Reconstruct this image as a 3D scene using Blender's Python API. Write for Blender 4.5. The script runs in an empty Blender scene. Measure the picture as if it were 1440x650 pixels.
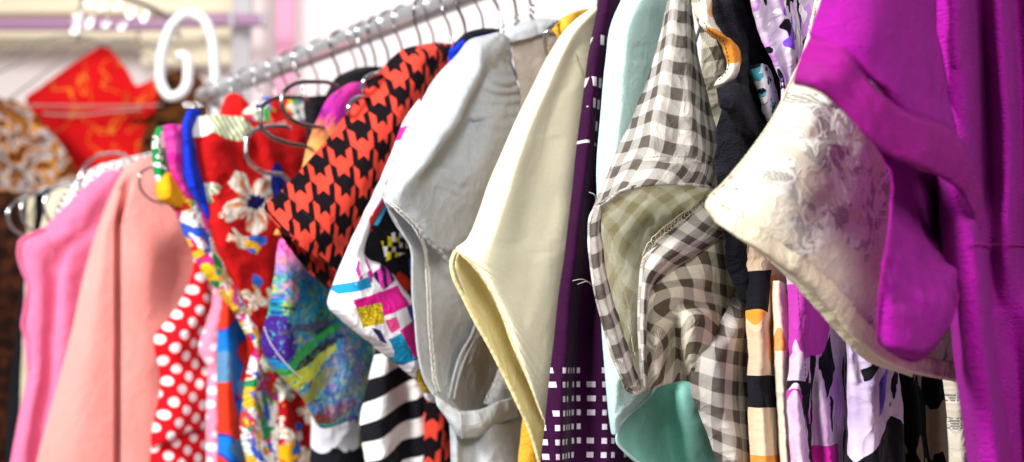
import bpy, bmesh, math, random
import numpy as np
from mathutils import Vector, Matrix
C = bpy.context.scene.collection
SC = bpy.context.scene
random.seed(7)
# ------------------------------------------------------------------ camera
F = 2000.0; CAMZ = 1.35
PITCH = math.atan(185/2000)
cd = bpy.data.cameras.new('camera'); cam = bpy.data.objects.new('camera', cd); C.objects.link(cam)
cam.location = (0, 0, CAMZ); cam.rotation_euler = (math.pi/2+PITCH, 0, 0)
cd.sensor_width = 36; cd.lens = 50; cd.clip_start = .05; cd.clip_end = 60
cd.dof.use_dof = True; cd.dof.focus_distance = 1.05; cd.dof.aperture_fstop = 5.0; cd.dof.aperture_blades = 0
SC.camera = cam
O = np.array([0, 0, CAMZ]); cp, sp = math.cos(PITCH), math.sin(PITCH)
def ray(px, py):
    """direction (y component about 1) seen at a place of the photograph"""
    px = np.asarray(px, float); py = np.asarray(py, float)
    a = (px-720)/F; b = (325-py)/F
    return np.stack([a, cp-b*sp, sp+b*cp], -1)
# ------------------------------------------------------------------ the rail: horizontal, .375 m above the lens
def on_height(px, py, h):
    r = ray(px, py); return O + r*(h/r[2])
RA = on_height(290, 134, .375); RB = on_height(600, 14, .375)
U = RB-RA; U[2] = 0; U /= np.linalg.norm(U)          # along the rail, towards the lens
NV = np.array([U[1], -U[0], 0])                       # across the rail, out to the left
Z = np.array([0, 0, 1.])
class Plane:
    """where a garment hangs: the plane through a point p, facing direction u"""
    def __init__(s, p, u=None):
        s.p = np.array(p, float); s.u = U if u is None else np.array(u, float)/np.linalg.norm(u)
        s.n = np.array([s.u[1], -s.u[0], 0]); s.n /= np.linalg.norm(s.n)
    def at(s, px, py, w=0):
        """world point seen at px,py lying w cm in front of the plane"""
        r = ray(px, py); w = np.asarray(w, float)*.01
        t = ((s.p-O) @ s.u + w)/(r @ s.u)
        return O + r*t[..., None] if np.ndim(t) else O + r*t
    def uv(s, px, py, w=0):
        q = s.at(px, py, w); return -float((q-s.p) @ s.n), float(q[2]-1.35)
def rail_plane(t, yaw=0):
    """plane across the rail where the rail is at depth t"""
    p = RA + U*((t-RA[1])/U[1])
    a = math.radians(yaw); u = np.array([U[0]*math.cos(a)-U[1]*math.sin(a), U[0]*math.sin(a)+U[1]*math.cos(a), 0])
    return Plane(p, u)
def back_plane(d): return Plane((0, d, 0), (0, -1, 0))
# ------------------------------------------------------------------ objects
def link(name, me, mat=None, parent=None, smooth=True):
    o = bpy.data.objects.new(name, me); C.objects.link(o)
    if mat: me.materials.append(mat)
    if smooth and len(me.polygons): me.polygons.foreach_set('use_smooth', [True]*len(me.polygons))
    if parent is not None:
        o.parent = parent; o.matrix_parent_inverse = Matrix.Translation(-Vector(parent.location))
    return o
def tag(o, label=None, cat=None, group=None, kind=None):
    if label: o['label'] = label
    if cat: o['category'] = cat
    if group: o['group'] = group
    if kind: o['kind'] = kind
    return o
def thing(name, loc, label, cat, group=None):
    o = bpy.data.objects.new(name, None); C.objects.link(o); o.location = tuple(float(x) for x in loc)
    o.empty_display_size = .02
    return tag(o, label, cat, group)
def hermite(vals, knots, q):
    """vals (k, ...) at knots -> smooth values at q"""
    k = len(knots); vals = np.asarray(vals, float); knots = np.asarray(knots, float)
    d = np.diff(knots); sl = (vals[1:]-vals[:-1])/d.reshape(-1, *([1]*(vals.ndim-1)))
    T = np.empty_like(vals); T[0] = sl[0]; T[-1] = sl[-1]
    for i in range(1, k-1): T[i] = (sl[i-1]*d[i]+sl[i]*d[i-1])/(d[i-1]+d[i])
    if k > 2:                                                             # no overshoot beside a sudden step
        a, c = sl[:-1], sl[1:]; big = np.maximum(abs(a), abs(c)) > 8*np.minimum(abs(a), abs(c)); T[1:-1] = np.where(big, np.where(abs(a) < abs(c), a, c), T[1:-1])
    i = np.clip(np.searchsorted(knots, q, side='right')-1, 0, k-2)
    sh = (-1,)+(1,)*(vals.ndim-1)
    h = d[i].reshape(sh); s = ((q-knots[i])/d[i]).reshape(sh)
    return (2*s**3-3*s**2+1)*vals[i]+(s**3-2*s**2+s)*h*T[i]+(-2*s**3+3*s**2)*vals[i+1]+(s**3-s**2)*h*T[i+1]
def curve(pts, n):
    pts = np.asarray(pts, float); d = np.linalg.norm(np.diff(pts[:, :2], axis=0), axis=1)+1e-3
    kn = np.concatenate([[0], np.cumsum(d)]); return hermite(pts, kn, np.linspace(0, kn[-1], n))
def snoise(P, wl, seed, k=14, stretch=(1, 1, 1)):
    """smooth random field made of sines, wavelength about wl metres"""
    r = np.random.RandomState(seed); out = 0
    wx = np.sin(P @ (r.randn(3)*3/wl*.35))*wl*.5
    for i in range(k):
        d = r.randn(3)*np.array(stretch); d /= np.linalg.norm(d)
        f = 2*math.pi/wl*r.uniform(.6, 1.7)
        out = out + np.sin((P+wx[:, None]*.5) @ (d*f)+r.uniform(0, 6.28))*r.uniform(.5, 1)
    return out/math.sqrt(k)*1.1
def rows_grid(rows, nu, nv):
    n = max(len(r) for r in rows)
    G = []
    for r in rows:
        r = np.array([(p+(0,))[:3] if len(p) < 3 else p for p in r], float)
        if len(r) != n:
            r = hermite(r, np.linspace(0, 1, len(r)), np.linspace(0, 1, n))
        G.append(r)
    G = np.array(G)                                        # rows, pts, 3
    dv = np.linalg.norm(np.diff(G[..., :2], axis=0), axis=2).mean(1)+.5
    kv = np.concatenate([[0], np.cumsum(dv)])
    du = np.linalg.norm(np.diff(G[..., :2], axis=1), axis=2).mean(0)+.5
    ku = np.concatenate([[0], np.cumsum(du)])
    return G, ku, kv
def sheet(name, g, rows, mat, parent, step=3.2, wr=(.6, .05), seed=None, back=0, th=.0009, uv='plane',
          anchor=(0, 0), fold=None, hang=True, under=0):
    """cloth: rows of (px, py, cm in front of the plane), from top to bottom; becomes one real 3-D surface.
    back: cm of body behind (the far half of a tube of cloth). wr: wrinkle height in mm, wavelength in m."""
    G, ku, kv = rows_grid(rows, 0, 0)
    nu = int(np.clip(ku[-1]/step, 10, 330)); nv = int(np.clip(kv[-1]/step, 10, 330))
    A = hermite(G, kv, np.linspace(0, kv[-1], nv))                       # nv, pts, 3
    A = hermite(np.swapaxes(A, 0, 1), ku, np.linspace(0, ku[-1], nu)); A = np.swapaxes(A, 0, 1)
    if fold is not None:
        qu, qv = np.meshgrid(np.linspace(0, 1, nu), np.linspace(0, 1, nv)); A[..., 2] += fold(qu, qv)
    nb = 0
    if back:                                                             # wrap round the left edge and go behind
        nb = max(8, int(nu*.35)); s = np.linspace(1, 0, nb, endpoint=False)
        L = A[:, :1, :]; R = A[:, min(nu-1, int(nu*.75)):min(nu-1, int(nu*.75))+1, :]
        B = L + (R-L)*(s[None, :, None]**1.6)*.9
        B[..., 2] = L[..., 2] - back*np.sqrt(np.clip(1-(1-s)**2, 0, 1))[None, :]
        # let the near edge bulge so the turn is round
        A = np.concatenate([B, A], 1)
    P = g.at(A[..., 0], A[..., 1], A[..., 2])
    sd = seed if seed is not None else (abs(hash(name)) % 1000 if False else sum(map(ord, name)) + int(A[0, 0, 0]))
    if wr[0]:
        Q = P.reshape(-1, 3)
        d = snoise(Q, wr[1], sd, stretch=(1, 1, .45))+.45*snoise(Q, wr[1]*.42, sd+1, stretch=(1, 1, .6))
        rd = 1-np.abs(snoise(Q, wr[1]*1.3, sd+2, stretch=(1, 1, .5))); d = d+1.3*np.clip(rd, 0, 1)**5*np.clip(snoise(Q, wr[1]*2.2, sd+3), 0, 1)
        P = P+(d.reshape(P.shape[:2])*wr[0]*.001)[..., None]*g.u
    nU = P.shape[1]
    # uv in metres on the cloth
    if uv == 'plane':
        uu = -((P-g.p) @ g.n); vv = P[..., 2]-1.35
    else:
        a0, b0 = anchor
        ai = int(np.clip(a0*(nU-1), 0, nU-1)); bi = int(np.clip(b0*(nv-1), 0, nv-1))
        uu = np.concatenate([np.zeros((nv, 1)), np.cumsum(np.linalg.norm(np.diff(P, axis=1), axis=2), 1)], 1)
        vv = np.concatenate([np.zeros((1, nU)), np.cumsum(np.linalg.norm(np.diff(P, axis=0), axis=2), 0)], 0)
        uu = uu-uu[:, ai:ai+1]; vv = -(vv-vv[bi:bi+1, :])
    idx = np.arange(nv*nU).reshape(nv, nU)
    q = np.stack([idx[:-1, :-1], idx[1:, :-1], idx[1:, 1:], idx[:-1, 1:]], -1).reshape(-1, 4)
    me = bpy.data.meshes.new(name); me.from_pydata(P.reshape(-1, 3).tolist(), [], q.tolist()); me.update()
    l = me.uv_layers.new(name='UVMap'); uvs = np.stack([uu, vv], -1).reshape(-1, 2)[q.reshape(-1)]
    l.data.foreach_set('uv', uvs.reshape(-1).astype(np.float32))
    o = link(name, me, mat, parent)
    if th:
        m = o.modifiers.new('cloth thickness', 'SOLIDIFY'); m.thickness = th; m.offset = 0
    return o
def tube(name, P, r, mat, parent=None, seg=8, close=False, caps=True, add=None):
    """round wire through world points P; r number or list"""
    P = np.asarray(P, float); n = len(P); r = np.broadcast_to(np.asarray(r, float), (n,))
    T = np.gradient(P, axis=0); T /= np.linalg.norm(T, axis=1)[:, None]+1e-12
    V = []; a = np.cross(T[0], [0, 0, 1.]);
    if np.linalg.norm(a) < 1e-3: a = np.cross(T[0], [1., 0, 0])
    a /= np.linalg.norm(a)
    for i in range(n):
        a = a-T[i]*(a @ T[i]); a /= np.linalg.norm(a); b = np.cross(T[i], a)
        for k in range(seg):
            t = 2*math.pi*k/seg; V.append(P[i]+r[i]*(a*math.cos(t)+b*math.sin(t)))
    Fc = [[i*seg+k, i*seg+(k+1) % seg, (i+1)*seg+(k+1) % seg, (i+1)*seg+k] for i in range(n-1) for k in range(seg)]
    if caps: Fc += [list(range(seg))[::-1], [(n-1)*seg+k for k in range(seg)]]
    if add is not None:
        b0 = len(add[0]); add[0].extend(V); add[1].extend([[x+b0 for x in f] for f in Fc]); return
    me = bpy.data.meshes.new(name); me.from_pydata([tuple(map(float, v)) for v in V], [], Fc); me.update()
    uvl = me.uv_layers.new(name='UVMap')
    co = np.array(V)[[me.loops[i].vertex_index for i in range(len(me.loops))]]
    uvl.data.foreach_set('uv', np.stack([-(co @ NV), co[:, 2]-1.35], -1).reshape(-1).astype(np.float32))
    return link(name, me, mat, parent)
def build(name, add, mat, parent=None):
    me = bpy.data.meshes.new(name); me.from_pydata([tuple(map(float, v)) for v in add[0]], [], add[1]); me.update()
    return link(name, me, mat, parent)
def cord(name, g, pts, r, mat, parent, n=60, seg=8, wob=0, wobn=40):
    """rolled edge or cord following px,py,w points; wob: scallops"""
    c = curve([(p+(0,))[:3] if len(p) < 3 else p for p in pts], n)
    P = g.at(c[:, 0], c[:, 1], c[:, 2]); rr = np.full(n, r)
    if wob: rr = r*(1+wob*np.sin(np.linspace(0, wobn*2*math.pi, n))+.25*wob*np.random.RandomState(3).randn(n))
    return tube(name, P, rr, mat, parent, seg)
def seam(name, g, pts, mat, parent, pitch=.0022, amp=.0012, r=.00028, w=.15, kind='zigzag', jit=.25):
    """stitching along px,py(,w) points: an overlock zigzag with two chains, or a row of separate stitches"""
    c = curve([(p+(0,))[:3] if len(p) < 3 else p for p in pts], 120); P = g.at(c[:, 0], c[:, 1], c[:, 2]+w)
    d = np.concatenate([[0], np.cumsum(np.linalg.norm(np.diff(P, axis=0), axis=1))]); L = d[-1]
    rs = np.random.RandomState(5); add = ([], [])
    def p_at(s): return np.stack([np.interp(s, d, P[:, i]) for i in range(3)], -1)
    side = np.cross(np.gradient(P, axis=0).mean(0), g.u); side /= np.linalg.norm(side)
    if kind == 'zigzag':
        n = max(4, int(L/pitch)); s = np.linspace(0, L, n)
        T = np.stack([np.gradient(p_at(s)[:, i]) for i in range(3)], -1); T /= np.linalg.norm(T, axis=1)[:, None]
        sd = np.cross(T, g.u); q = p_at(s)+sd*(amp*np.where(np.arange(n) % 2, 1, -1)*(1+jit*rs.randn(n)))[:, None]+g.u*rs.uniform(0, .0003, n)[:, None]
        tube('', q, r, None, seg=4, add=add)
        for sg in (-1, 1):
            s2 = np.linspace(0, L, n*2); base = p_at(s2); sd2 = np.repeat(sd, 2, 0)
            tube('', base+sd2*(sg*amp)*(1+.15*rs.randn(n*2))[:, None], r*1.25, None, seg=4, add=add)
    else:
        n = max(2, int(L/pitch))
        for k in range(n):
            s = np.linspace((k+.12)*L/n, (k+.8)*L/n, 4); q = p_at(s); q[1:-1] += g.u*r*.9
            tube('', q, r, None, seg=5, add=add)
    return build(name, add, mat, parent)
def box(name, c, ax, half, mat, parent=None, bev=0):
    c = np.asarray(c, float); V = []; ax = [np.asarray(a, float)/np.linalg.norm(a) for a in ax]
    for i in (-1, 1):
        for j in (-1, 1):
            for k in (-1, 1): V.append(tuple(c+ax[0]*half[0]*i+ax[1]*half[1]*j+ax[2]*half[2]*k))
    Fc = [(0, 1, 3, 2), (4, 6, 7, 5), (0, 4, 5, 1), (2, 3, 7, 6), (0, 2, 6, 4), (1, 5, 7, 3)]
    me = bpy.data.meshes.new(name); me.from_pydata(V, [], Fc); me.update()
    bm = bmesh.new(); bm.from_mesh(me); bmesh.ops.recalc_face_normals(bm, faces=bm.faces)
    bm.to_mesh(me); bm.free()
    o = link(name, me, mat, parent, smooth=False)
    if bev: m = o.modifiers.new('bevel', 'BEVEL'); m.width = bev; m.segments = 2
    return o
# ------------------------------------------------------------------ a small language for shader maths
class E:
    __slots__ = ('b', 's')
    def __init__(e, b, s): e.b = b; e.s = s
    def _m(e, op, *a, clamp=False):
        n = e.b.nt.nodes.new('ShaderNodeMath'); n.operation = op; n.use_clamp = clamp
        for i, x in enumerate((e,)+a):
            if isinstance(x, E): e.b.nt.links.new(x.s, n.inputs[i])
            else: n.inputs[i].default_value = float(x)
        return E(e.b, n.outputs[0])
    def __add__(a, c): return a._m('ADD', c)
    __radd__ = __add__
    def __mul__(a, c): return a._m('MULTIPLY', c)
    __rmul__ = __mul__
    def __sub__(a, c): return a._m('SUBTRACT', c)
    def __rsub__(a, c): return (a*-1)+c
    def __truediv__(a, c): return a._m('DIVIDE', c)
    def __neg__(a): return a*-1
    def floor(a): return a._m('FLOOR')
    def frac(a): return a._m('FRACT')
    def abs(a): return a._m('ABSOLUTE')
    def sqrt(a): return a._m('SQRT')
    def sin(a): return a._m('SINE')
    def cos(a): return a._m('COSINE')
    def atan2(a, c): return a._m('ARCTAN2', c)
    def mod(a, c): return a._m('FLOORED_MODULO', c)
    def max(a, c): return a._m('MAXIMUM', c)
    def min(a, c): return a._m('MINIMUM', c)
    def lt(a, c): return a._m('LESS_THAN', c)
    def gt(a, c): return a._m('GREATER_THAN', c)
    def pow(a, c): return a._m('POWER', c)
    def sm(a, lo, hi):
        n = a.b.nt.nodes.new('ShaderNodeMapRange'); n.interpolation_type = 'SMOOTHSTEP'
        a.b.nt.links.new(a.s, n.inputs[0]); n.inputs[1].default_value = lo; n.inputs[2].default_value = hi
        return E(a.b, n.outputs[0])
    def inv(a): return 1-a
class B:
    def __init__(b, nt):
        b.nt = nt; n = nt.nodes.new('ShaderNodeUVMap'); n.uv_map = 'UVMap'; b.uv = n.outputs[0]
        s = nt.nodes.new('ShaderNodeSeparateXYZ'); nt.links.new(b.uv, s.inputs[0]); b.u = E(b, s.outputs[0]); b.v = E(b, s.outputs[1])
    def vec(b, x, y, z=0):
        n = b.nt.nodes.new('ShaderNodeCombineXYZ')
        for i, q in enumerate((x, y, z)):
            if isinstance(q, E): b.nt.links.new(q.s, n.inputs[i])
            else: n.inputs[i].default_value = q
        return n.outputs[0]
    def rot(b, deg, x=None, y=None, ox=0, oy=0):
        x = (b.u if x is None else x)-ox; y = (b.v if y is None else y)-oy
        c, s = math.cos(math.radians(deg)), math.sin(math.radians(deg))
        return x*c+y*s, y*c-x*s
    def noise(b, v, scale, det=2, dist=0, rough=.5, col=False):
        n = b.nt.nodes.new('ShaderNodeTexNoise'); b.nt.links.new(v, n.inputs['Vector']); n.inputs['Scale'].default_value = scale
        n.inputs['Detail'].default_value = det; n.inputs['Distortion'].default_value = dist; n.inputs['Roughness'].default_value = rough
        return E(b, n.outputs['Color' if col else 'Fac'])
    def voro(b, v, scale, feat='F1', metric='EUCLIDEAN', rnd=1):
        n = b.nt.nodes.new('ShaderNodeTexVoronoi'); n.voronoi_dimensions = '2D'; n.feature = feat; n.distance = metric
        b.nt.links.new(v, n.inputs['Vector']); n.inputs['Scale'].default_value = scale; n.inputs['Randomness'].default_value = rnd
        return n
    def sep(b, s):
        n = b.nt.nodes.new('ShaderNodeSeparateXYZ'); b.nt.links.new(s, n.inputs[0]); return [E(b, o) for o in n.outputs]
    def warp(b, amt, scale, det=1):
        """uv pushed about by noise, as a print looks on moving cloth"""
        c = b.sep(b.noise(b.uv, scale, det, col=True).s)
        return b.u+(c[0]-.5)*amt, b.v+(c[1]-.5)*amt
    def mix(b, f, a, c):
        n = b.nt.nodes.new('ShaderNodeMix'); n.data_type = 'RGBA'
        for s, x in ((n.inputs[0], f), (n.inputs[6], a), (n.inputs[7], c)):
            if isinstance(x, E): b.nt.links.new(x.s, s)
            elif isinstance(x, (tuple, list)): s.default_value = (*x, 1)
            else: s.default_value = x
        return E(b, n.outputs[2])
    def ramp(b, f, stops, const=False):
        n = b.nt.nodes.new('ShaderNodeValToRGB'); b.nt.links.new(f.s, n.inputs[0]); r = n.color_ramp
        if const: r.interpolation = 'CONSTANT'
        r.elements[0].position = stops[0][0]; r.elements[0].color = (*stops[0][1], 1)
        r.elements[1].position = stops[-1][0]; r.elements[1].color = (*stops[-1][1], 1)
        for p, c in stops[1:-1]:
            e = r.elements.new(p); e.color = (*c, 1)
        return E(b, n.outputs[0])
    def rect(b, cx, cy, w, h, deg=0, x=None, y=None):
        p, q = b.rot(deg, x, y, cx, cy); return p.abs().lt(w/2)*q.abs().lt(h/2)
    def ell(b, cx, cy, w, h, deg=0, x=None, y=None):
        p, q = b.rot(deg, x, y, cx, cy); p = p*(2/w); q = q*(2/h); return (p*p+q*q).lt(1)
    def flowers(b, x, y, cell, R, pet=5, rnd=.8, ang=0, depth=.42):
        """petal mask, radius/R, angle, cell colour"""
        n = b.voro(b.vec(x, y), 1/cell, rnd=rnd); p = b.sep(n.outputs['Position']); c = b.sep(n.outputs['Color'])
        dx = x-p[0]; dy = y-p[1]; r = (dx*dx+dy*dy).sqrt(); th = dy.atan2(dx)+c[0]*6.3+ang
        lobe = (th*(pet/2)).cos().abs()
        m = (r/R).lt(lobe.pow(.6)*depth+(1-depth)); return m, r/R, th, c
def hx(h):
    """sRGB hex -> linear"""
    v = [int(h[i:i+2], 16)/255 for i in (0, 2, 4)]
    return tuple(x/12.92 if x <= .04045 else ((x+.055)/1.055)**2.4 for x in v)
MATS = {}
def cloth(name, fn, rough=.9, sheen=.04, trans=0, weave=.25, wsc=1500, crease=.35, csc=38, fuzz=0, spec=.12):
    m = bpy.data.materials.new(name); m.use_nodes = True; nt = m.node_tree; b = B(nt)
    bs = nt.nodes['Principled BSDF']; out = nt.nodes['Material Output']
    bs.inputs['Roughness'].default_value = rough; bs.inputs['Specular IOR Level'].default_value = spec
    bs.inputs['Sheen Weight'].default_value = sheen; bs.inputs['Sheen Roughness'].default_value = .45
    r = fn(b); extra = None
    if isinstance(r, tuple) and len(r) == 2 and isinstance(r[1], E): r, extra = r
    # worn, slightly uneven dye
    tone = b.noise(b.uv, 14, 5, .4).sm(.25, .75)*.10+b.noise(b.uv, 420, 3, rough=.7).sm(.3, .7)*(.06+.10*min(1, fuzz))
    if isinstance(r, tuple): r = b.mix(0.0, r, r)
    n = nt.nodes.new('ShaderNodeHueSaturation'); nt.links.new(r.s, n.inputs['Color']); nt.links.new((tone+.90).s, n.inputs['Value'])
    nt.links.new(n.outputs[0], bs.inputs['Base Color'])
    w = (b.u*(2*math.pi*wsc/2)).sin()*(b.v*(2*math.pi*wsc/2)).sin()
    h = w*(weave*.00012)+b.noise(b.uv, 420, 3)*(weave*.0006)+b.noise(b.vec(b.u, b.v*.55), csc, 3, .6)*(crease*.009)+b.noise(b.uv, csc*3.3, 2, .5)*(crease*.0014)
    for sc_, k_ in ((csc*.55, .0030), (csc*1.5, .0013)):                     # sharp little creases
        h = h+(1-(b.noise(b.vec(b.u+sc_*.01, b.v*.7), sc_, 2, .8)-.5).abs()*7).max(0).pow(2)*(crease*k_)
    if fuzz: h = h+b.noise(b.uv, 700, 4)*(fuzz*.0016)
    if extra is not None: h = h+extra
    bp = nt.nodes.new('ShaderNodeBump'); bp.inputs['Distance'].default_value = 1; bp.inputs['Strength'].default_value = 1
    nt.links.new(h.s, bp.inputs['Height']); nt.links.new(bp.outputs[0], bs.inputs['Normal'])
    if trans:
        tr = nt.nodes.new('ShaderNodeBsdfTranslucent'); nt.links.new(n.outputs[0], tr.inputs[0]); nt.links.new(bp.outputs[0], tr.inputs[1])
        mx = nt.nodes.new('ShaderNodeMixShader'); mx.inputs[0].default_value = trans
        nt.links.new(bs.outputs[0], mx.inputs[1]); nt.links.new(tr.outputs[0], mx.inputs[2]); nt.links.new(mx.outputs[0], out.inputs[0])
    return m
def plain(name, col, rough=.5, metal=0, spec=.5, tone=.06, sc=30):
    m = bpy.data.materials.new(name); m.use_nodes = True; nt = m.node_tree; bs = nt.nodes['Principled BSDF']
    t = nt.nodes.new('ShaderNodeTexCoord'); nz = nt.nodes.new('ShaderNodeTexNoise'); nz.inputs['Scale'].default_value = sc; nz.inputs['Detail'].default_value = 5
    nt.links.new(t.outputs['Object'], nz.inputs['Vector'])
    h = nt.nodes.new('ShaderNodeHueSaturation'); h.inputs['Color'].default_value = (*col, 1)
    mr = nt.nodes.new('ShaderNodeMapRange'); mr.inputs[3].default_value = 1-tone; mr.inputs[4].default_value = 1+tone
    nt.links.new(nz.outputs['Fac'], mr.inputs[0]); nt.links.new(mr.outputs[0], h.inputs['Value']); nt.links.new(h.outputs[0], bs.inputs['Base Color'])
    bs.inputs['Roughness'].default_value = rough; bs.inputs['Metallic'].default_value = metal; bs.inputs['Specular IOR Level'].default_value = spec
    return m
M = {}
W = hx('F4F2F0'); K = (.008, .008, .012)
M['purple'] = cloth('purple_jersey', lambda b: hx('A01094'), fuzz=2.2, crease=.3, rough=.9)
M['purple_band'] = cloth('purple_facing', lambda b: hx('9A0F84'), fuzz=2.2, crease=.2)
M['cream'] = cloth('cream_satin', lambda b: hx('FFFBE0'), rough=.6, trans=.22, crease=.08, spec=.25)
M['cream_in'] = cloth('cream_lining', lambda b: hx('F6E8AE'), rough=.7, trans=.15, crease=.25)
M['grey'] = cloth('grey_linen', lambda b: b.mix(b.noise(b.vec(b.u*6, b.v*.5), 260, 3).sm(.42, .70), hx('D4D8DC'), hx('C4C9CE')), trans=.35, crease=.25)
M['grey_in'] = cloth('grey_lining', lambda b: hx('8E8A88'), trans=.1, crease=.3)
M['grey_back'] = cloth('grey_linen_painted_translucency', lambda b: hx('C6BDB6'), trans=.1, crease=.3)  # same grey linen; the back panel's translucent, shadowed look is painted into the colour
M['mint'] = cloth('mint_crepe', lambda b: hx('D2F3EF'), trans=.15, crease=.15, fuzz=.3)
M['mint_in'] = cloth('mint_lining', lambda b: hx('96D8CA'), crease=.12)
M['mustard'] = cloth('mustard_knit', lambda b: hx('E3AC3A'), fuzz=1.2)
M['black'] = cloth('black_cotton', lambda b: (.012, .011, .014), fuzz=.5, crease=.6)
M['navy'] = cloth('navy_fleece', lambda b: b.mix(b.noise(b.uv, 60, 4).sm(.5, .7), (.008, .008, .012), (.014, .013, .020)), fuzz=1.5, crease=.8)
M['peach'] = cloth('peach_cotton', lambda b: hx('FFA9A2'), crease=.15, trans=.2)
M['peach_fold'] = M['peach']
M['pink'] = cloth('pink_linen', lambda b: hx('F07CA6'), crease=.2, fuzz=.8, trans=.05)
M['beige'] = cloth('beige_cotton', lambda b: hx('D9CDB4'), crease=.3)
M['thread_white'] = plain('white_thread', hx('E8E6E0'), .8)
M['thread_black'] = plain('black_thread', (.02, .02, .02), .8)
M['chrome'] = plain('chrome_steel', (.60, .60, .62), .14, 1)
M['taupe_wire'] = plain('taupe_wire', hx('8E8480'), .45, .3)
M['wire'] = plain('dark_steel_wire', (.24, .23, .23), .22, 1)
M['rail'] = plain('silver_rail', (.88, .88, .90), .32, .85)
M['white_plastic'] = plain('white_enamel', hx('DADADA'), .4)
def lace(b):
    n = b.voro(b.uv, 560, 'DISTANCE_TO_EDGE', rnd=.5); hole = E(b, n.outputs['Distance']).gt(.12)
    x, y = b.warp(.012, 60, 3)
    def line(o, sc, w, d=1.2): return (b.noise(b.vec(x*1.0+o, y*.85), sc, 2, d)-.5).abs()*(-1/w)+1
    stem = line(0, 26, .035).max(0); twig = line(3, 48, .04).max(0); m2, r2, th2, c2 = b.flowers(x, y, .030, .013, 5, .9, depth=.5)
    petal = m2*c2[1].gt(.35); edge = petal*(1-(r2-.85).abs()*5).max(0); vein = petal*((th2*7).sin()*.5+.5)*.5
    emb = stem.max(twig*.8).max(edge).max(vein); solid = b.noise(b.vec(x+7, y), 30, 2, .8).gt(.52); thick = emb.gt(.15).max(petal*.8).max(solid*.85)
    gap = (1-thick)*hole
    col = b.mix(gap, b.mix(solid, hx('F7F3EA'), hx('EFE6D2')), hx('968E82')); return col, emb*.00045+b.noise(b.uv, 300, 3)*.0003-gap*.0003
M['lace'] = cloth('white_lace', lace, weave=.1, crease=.05, trans=.2, csc=60)
M['lace_trim'] = cloth('cream_lace_binding', lambda b: hx('EDE2C4'), crease=.5, fuzz=.8, trans=.08)
# ---- gingham
def gingham(dark, mid, light, s=.021, rot=0):
    def f(b):
        x, y = b.rot(rot); x, y = x/s, y/s
        a = x.frac().lt(.47); c = y.frac().lt(.47)
        tw = ((x-y)*11).frac().lt(.5)
        one = (a-c).abs(); col = b.mix(one*(tw*.36+.26), light, dark); col = b.mix(a*c, col, dark); return col
    return f
M['gingham'] = cloth('grey_gingham', gingham(hx('7C736C'), 0, hx('FAF5EF'), s=.0225), trans=.5, crease=.35)
M['gingham_shade'] = cloth('gingham_painted_shade', gingham(hx('6C6150'), 0, hx('F2EAD6'), s=.023, rot=12), trans=.3, crease=.4)  # same gingham where it hangs in shade; the shade is painted into its colours
M['gingham_in'] = cloth('gingham_reverse', gingham(hx('E4DDC2'), 0, hx('FFFDF0'), s=.028, rot=-35), trans=.55, crease=.2)
def hound(s, rot, fg, bg):
    def f(b):
        x, y = b.rot(rot); x, y = x/s*2, y/s*2
        a = (x/2).frac().lt(.53); c = (y/2).frac().lt(.53); tw = (x-y).frac().lt(.5)
        return b.mix(tw*a+(1-tw)*c, fg, bg)
    return f
def dots(bg, fg, s, r, rot=0, irr=.1):
    def f(b):
        x, y = b.warp(s*irr, 1/s*.7); x, y = b.rot(rot, x, y); x, y = x/s, y/s
        def d(x, y):
            p = x.frac()-.5; q = y.frac()-.5; return (p*p+q*q).sqrt()
        return b.mix(d(x, y).min(d(x+.5, y+.5)).sm(r-.03, r+.03), fg, bg)
    return f
M['polka_red'] = cloth('red_polka', dots(hx('D8101E'), hx('F6EEF0'), .0245, .22, 12), crease=.4)
M['polka_pink'] = cloth('pink_polka', dots(hx('F390AE'), hx('FAF0F4'), .022, .2, 30))
M['polka_white'] = cloth('white_pin_dots', dots(hx('F0F0F2'), (.01, .01, .01), .013, .2, 20))
def stripes(b):
    x, y = b.warp(.006, 30); p, q = b.rot(24, x, y); s = b.noise(b.uv, 20, 2)*.12
    return b.mix((q/.037+s).frac().lt(.5), W, K)
M['stripes'] = cloth('black_white_stripes', stripes, crease=.4)
# ------------------------------------------------------------------ where each garment hangs (rail depth, m)
gPurple = rail_plane(.90); gLace = rail_plane(.965); gPrintA = rail_plane(1.0); gPrintB = rail_plane(1.03); gPrintC = rail_plane(1.06)
gGing = rail_plane(1.11); gMint = rail_plane(1.155); gPlum = rail_plane(1.19); gCream = rail_plane(1.235); gMust = rail_plane(1.27)
gGrey = rail_plane(1.32); gAbs = rail_plane(1.38); gHound = rail_plane(1.44); gStripe = rail_plane(1.47); gGal = rail_plane(1.505)
gBlk = rail_plane(1.55); gFlor = rail_plane(1.60); gBlue = rail_plane(1.67); gPink2 = rail_plane(1.71); gPolka = rail_plane(1.75)
gPeach = rail_plane(1.83); gPink = rail_plane(1.90); gDot = rail_plane(1.95)
gB = back_plane(2.75); gB2 = back_plane(2.6); gB3 = back_plane(2.45)
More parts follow.
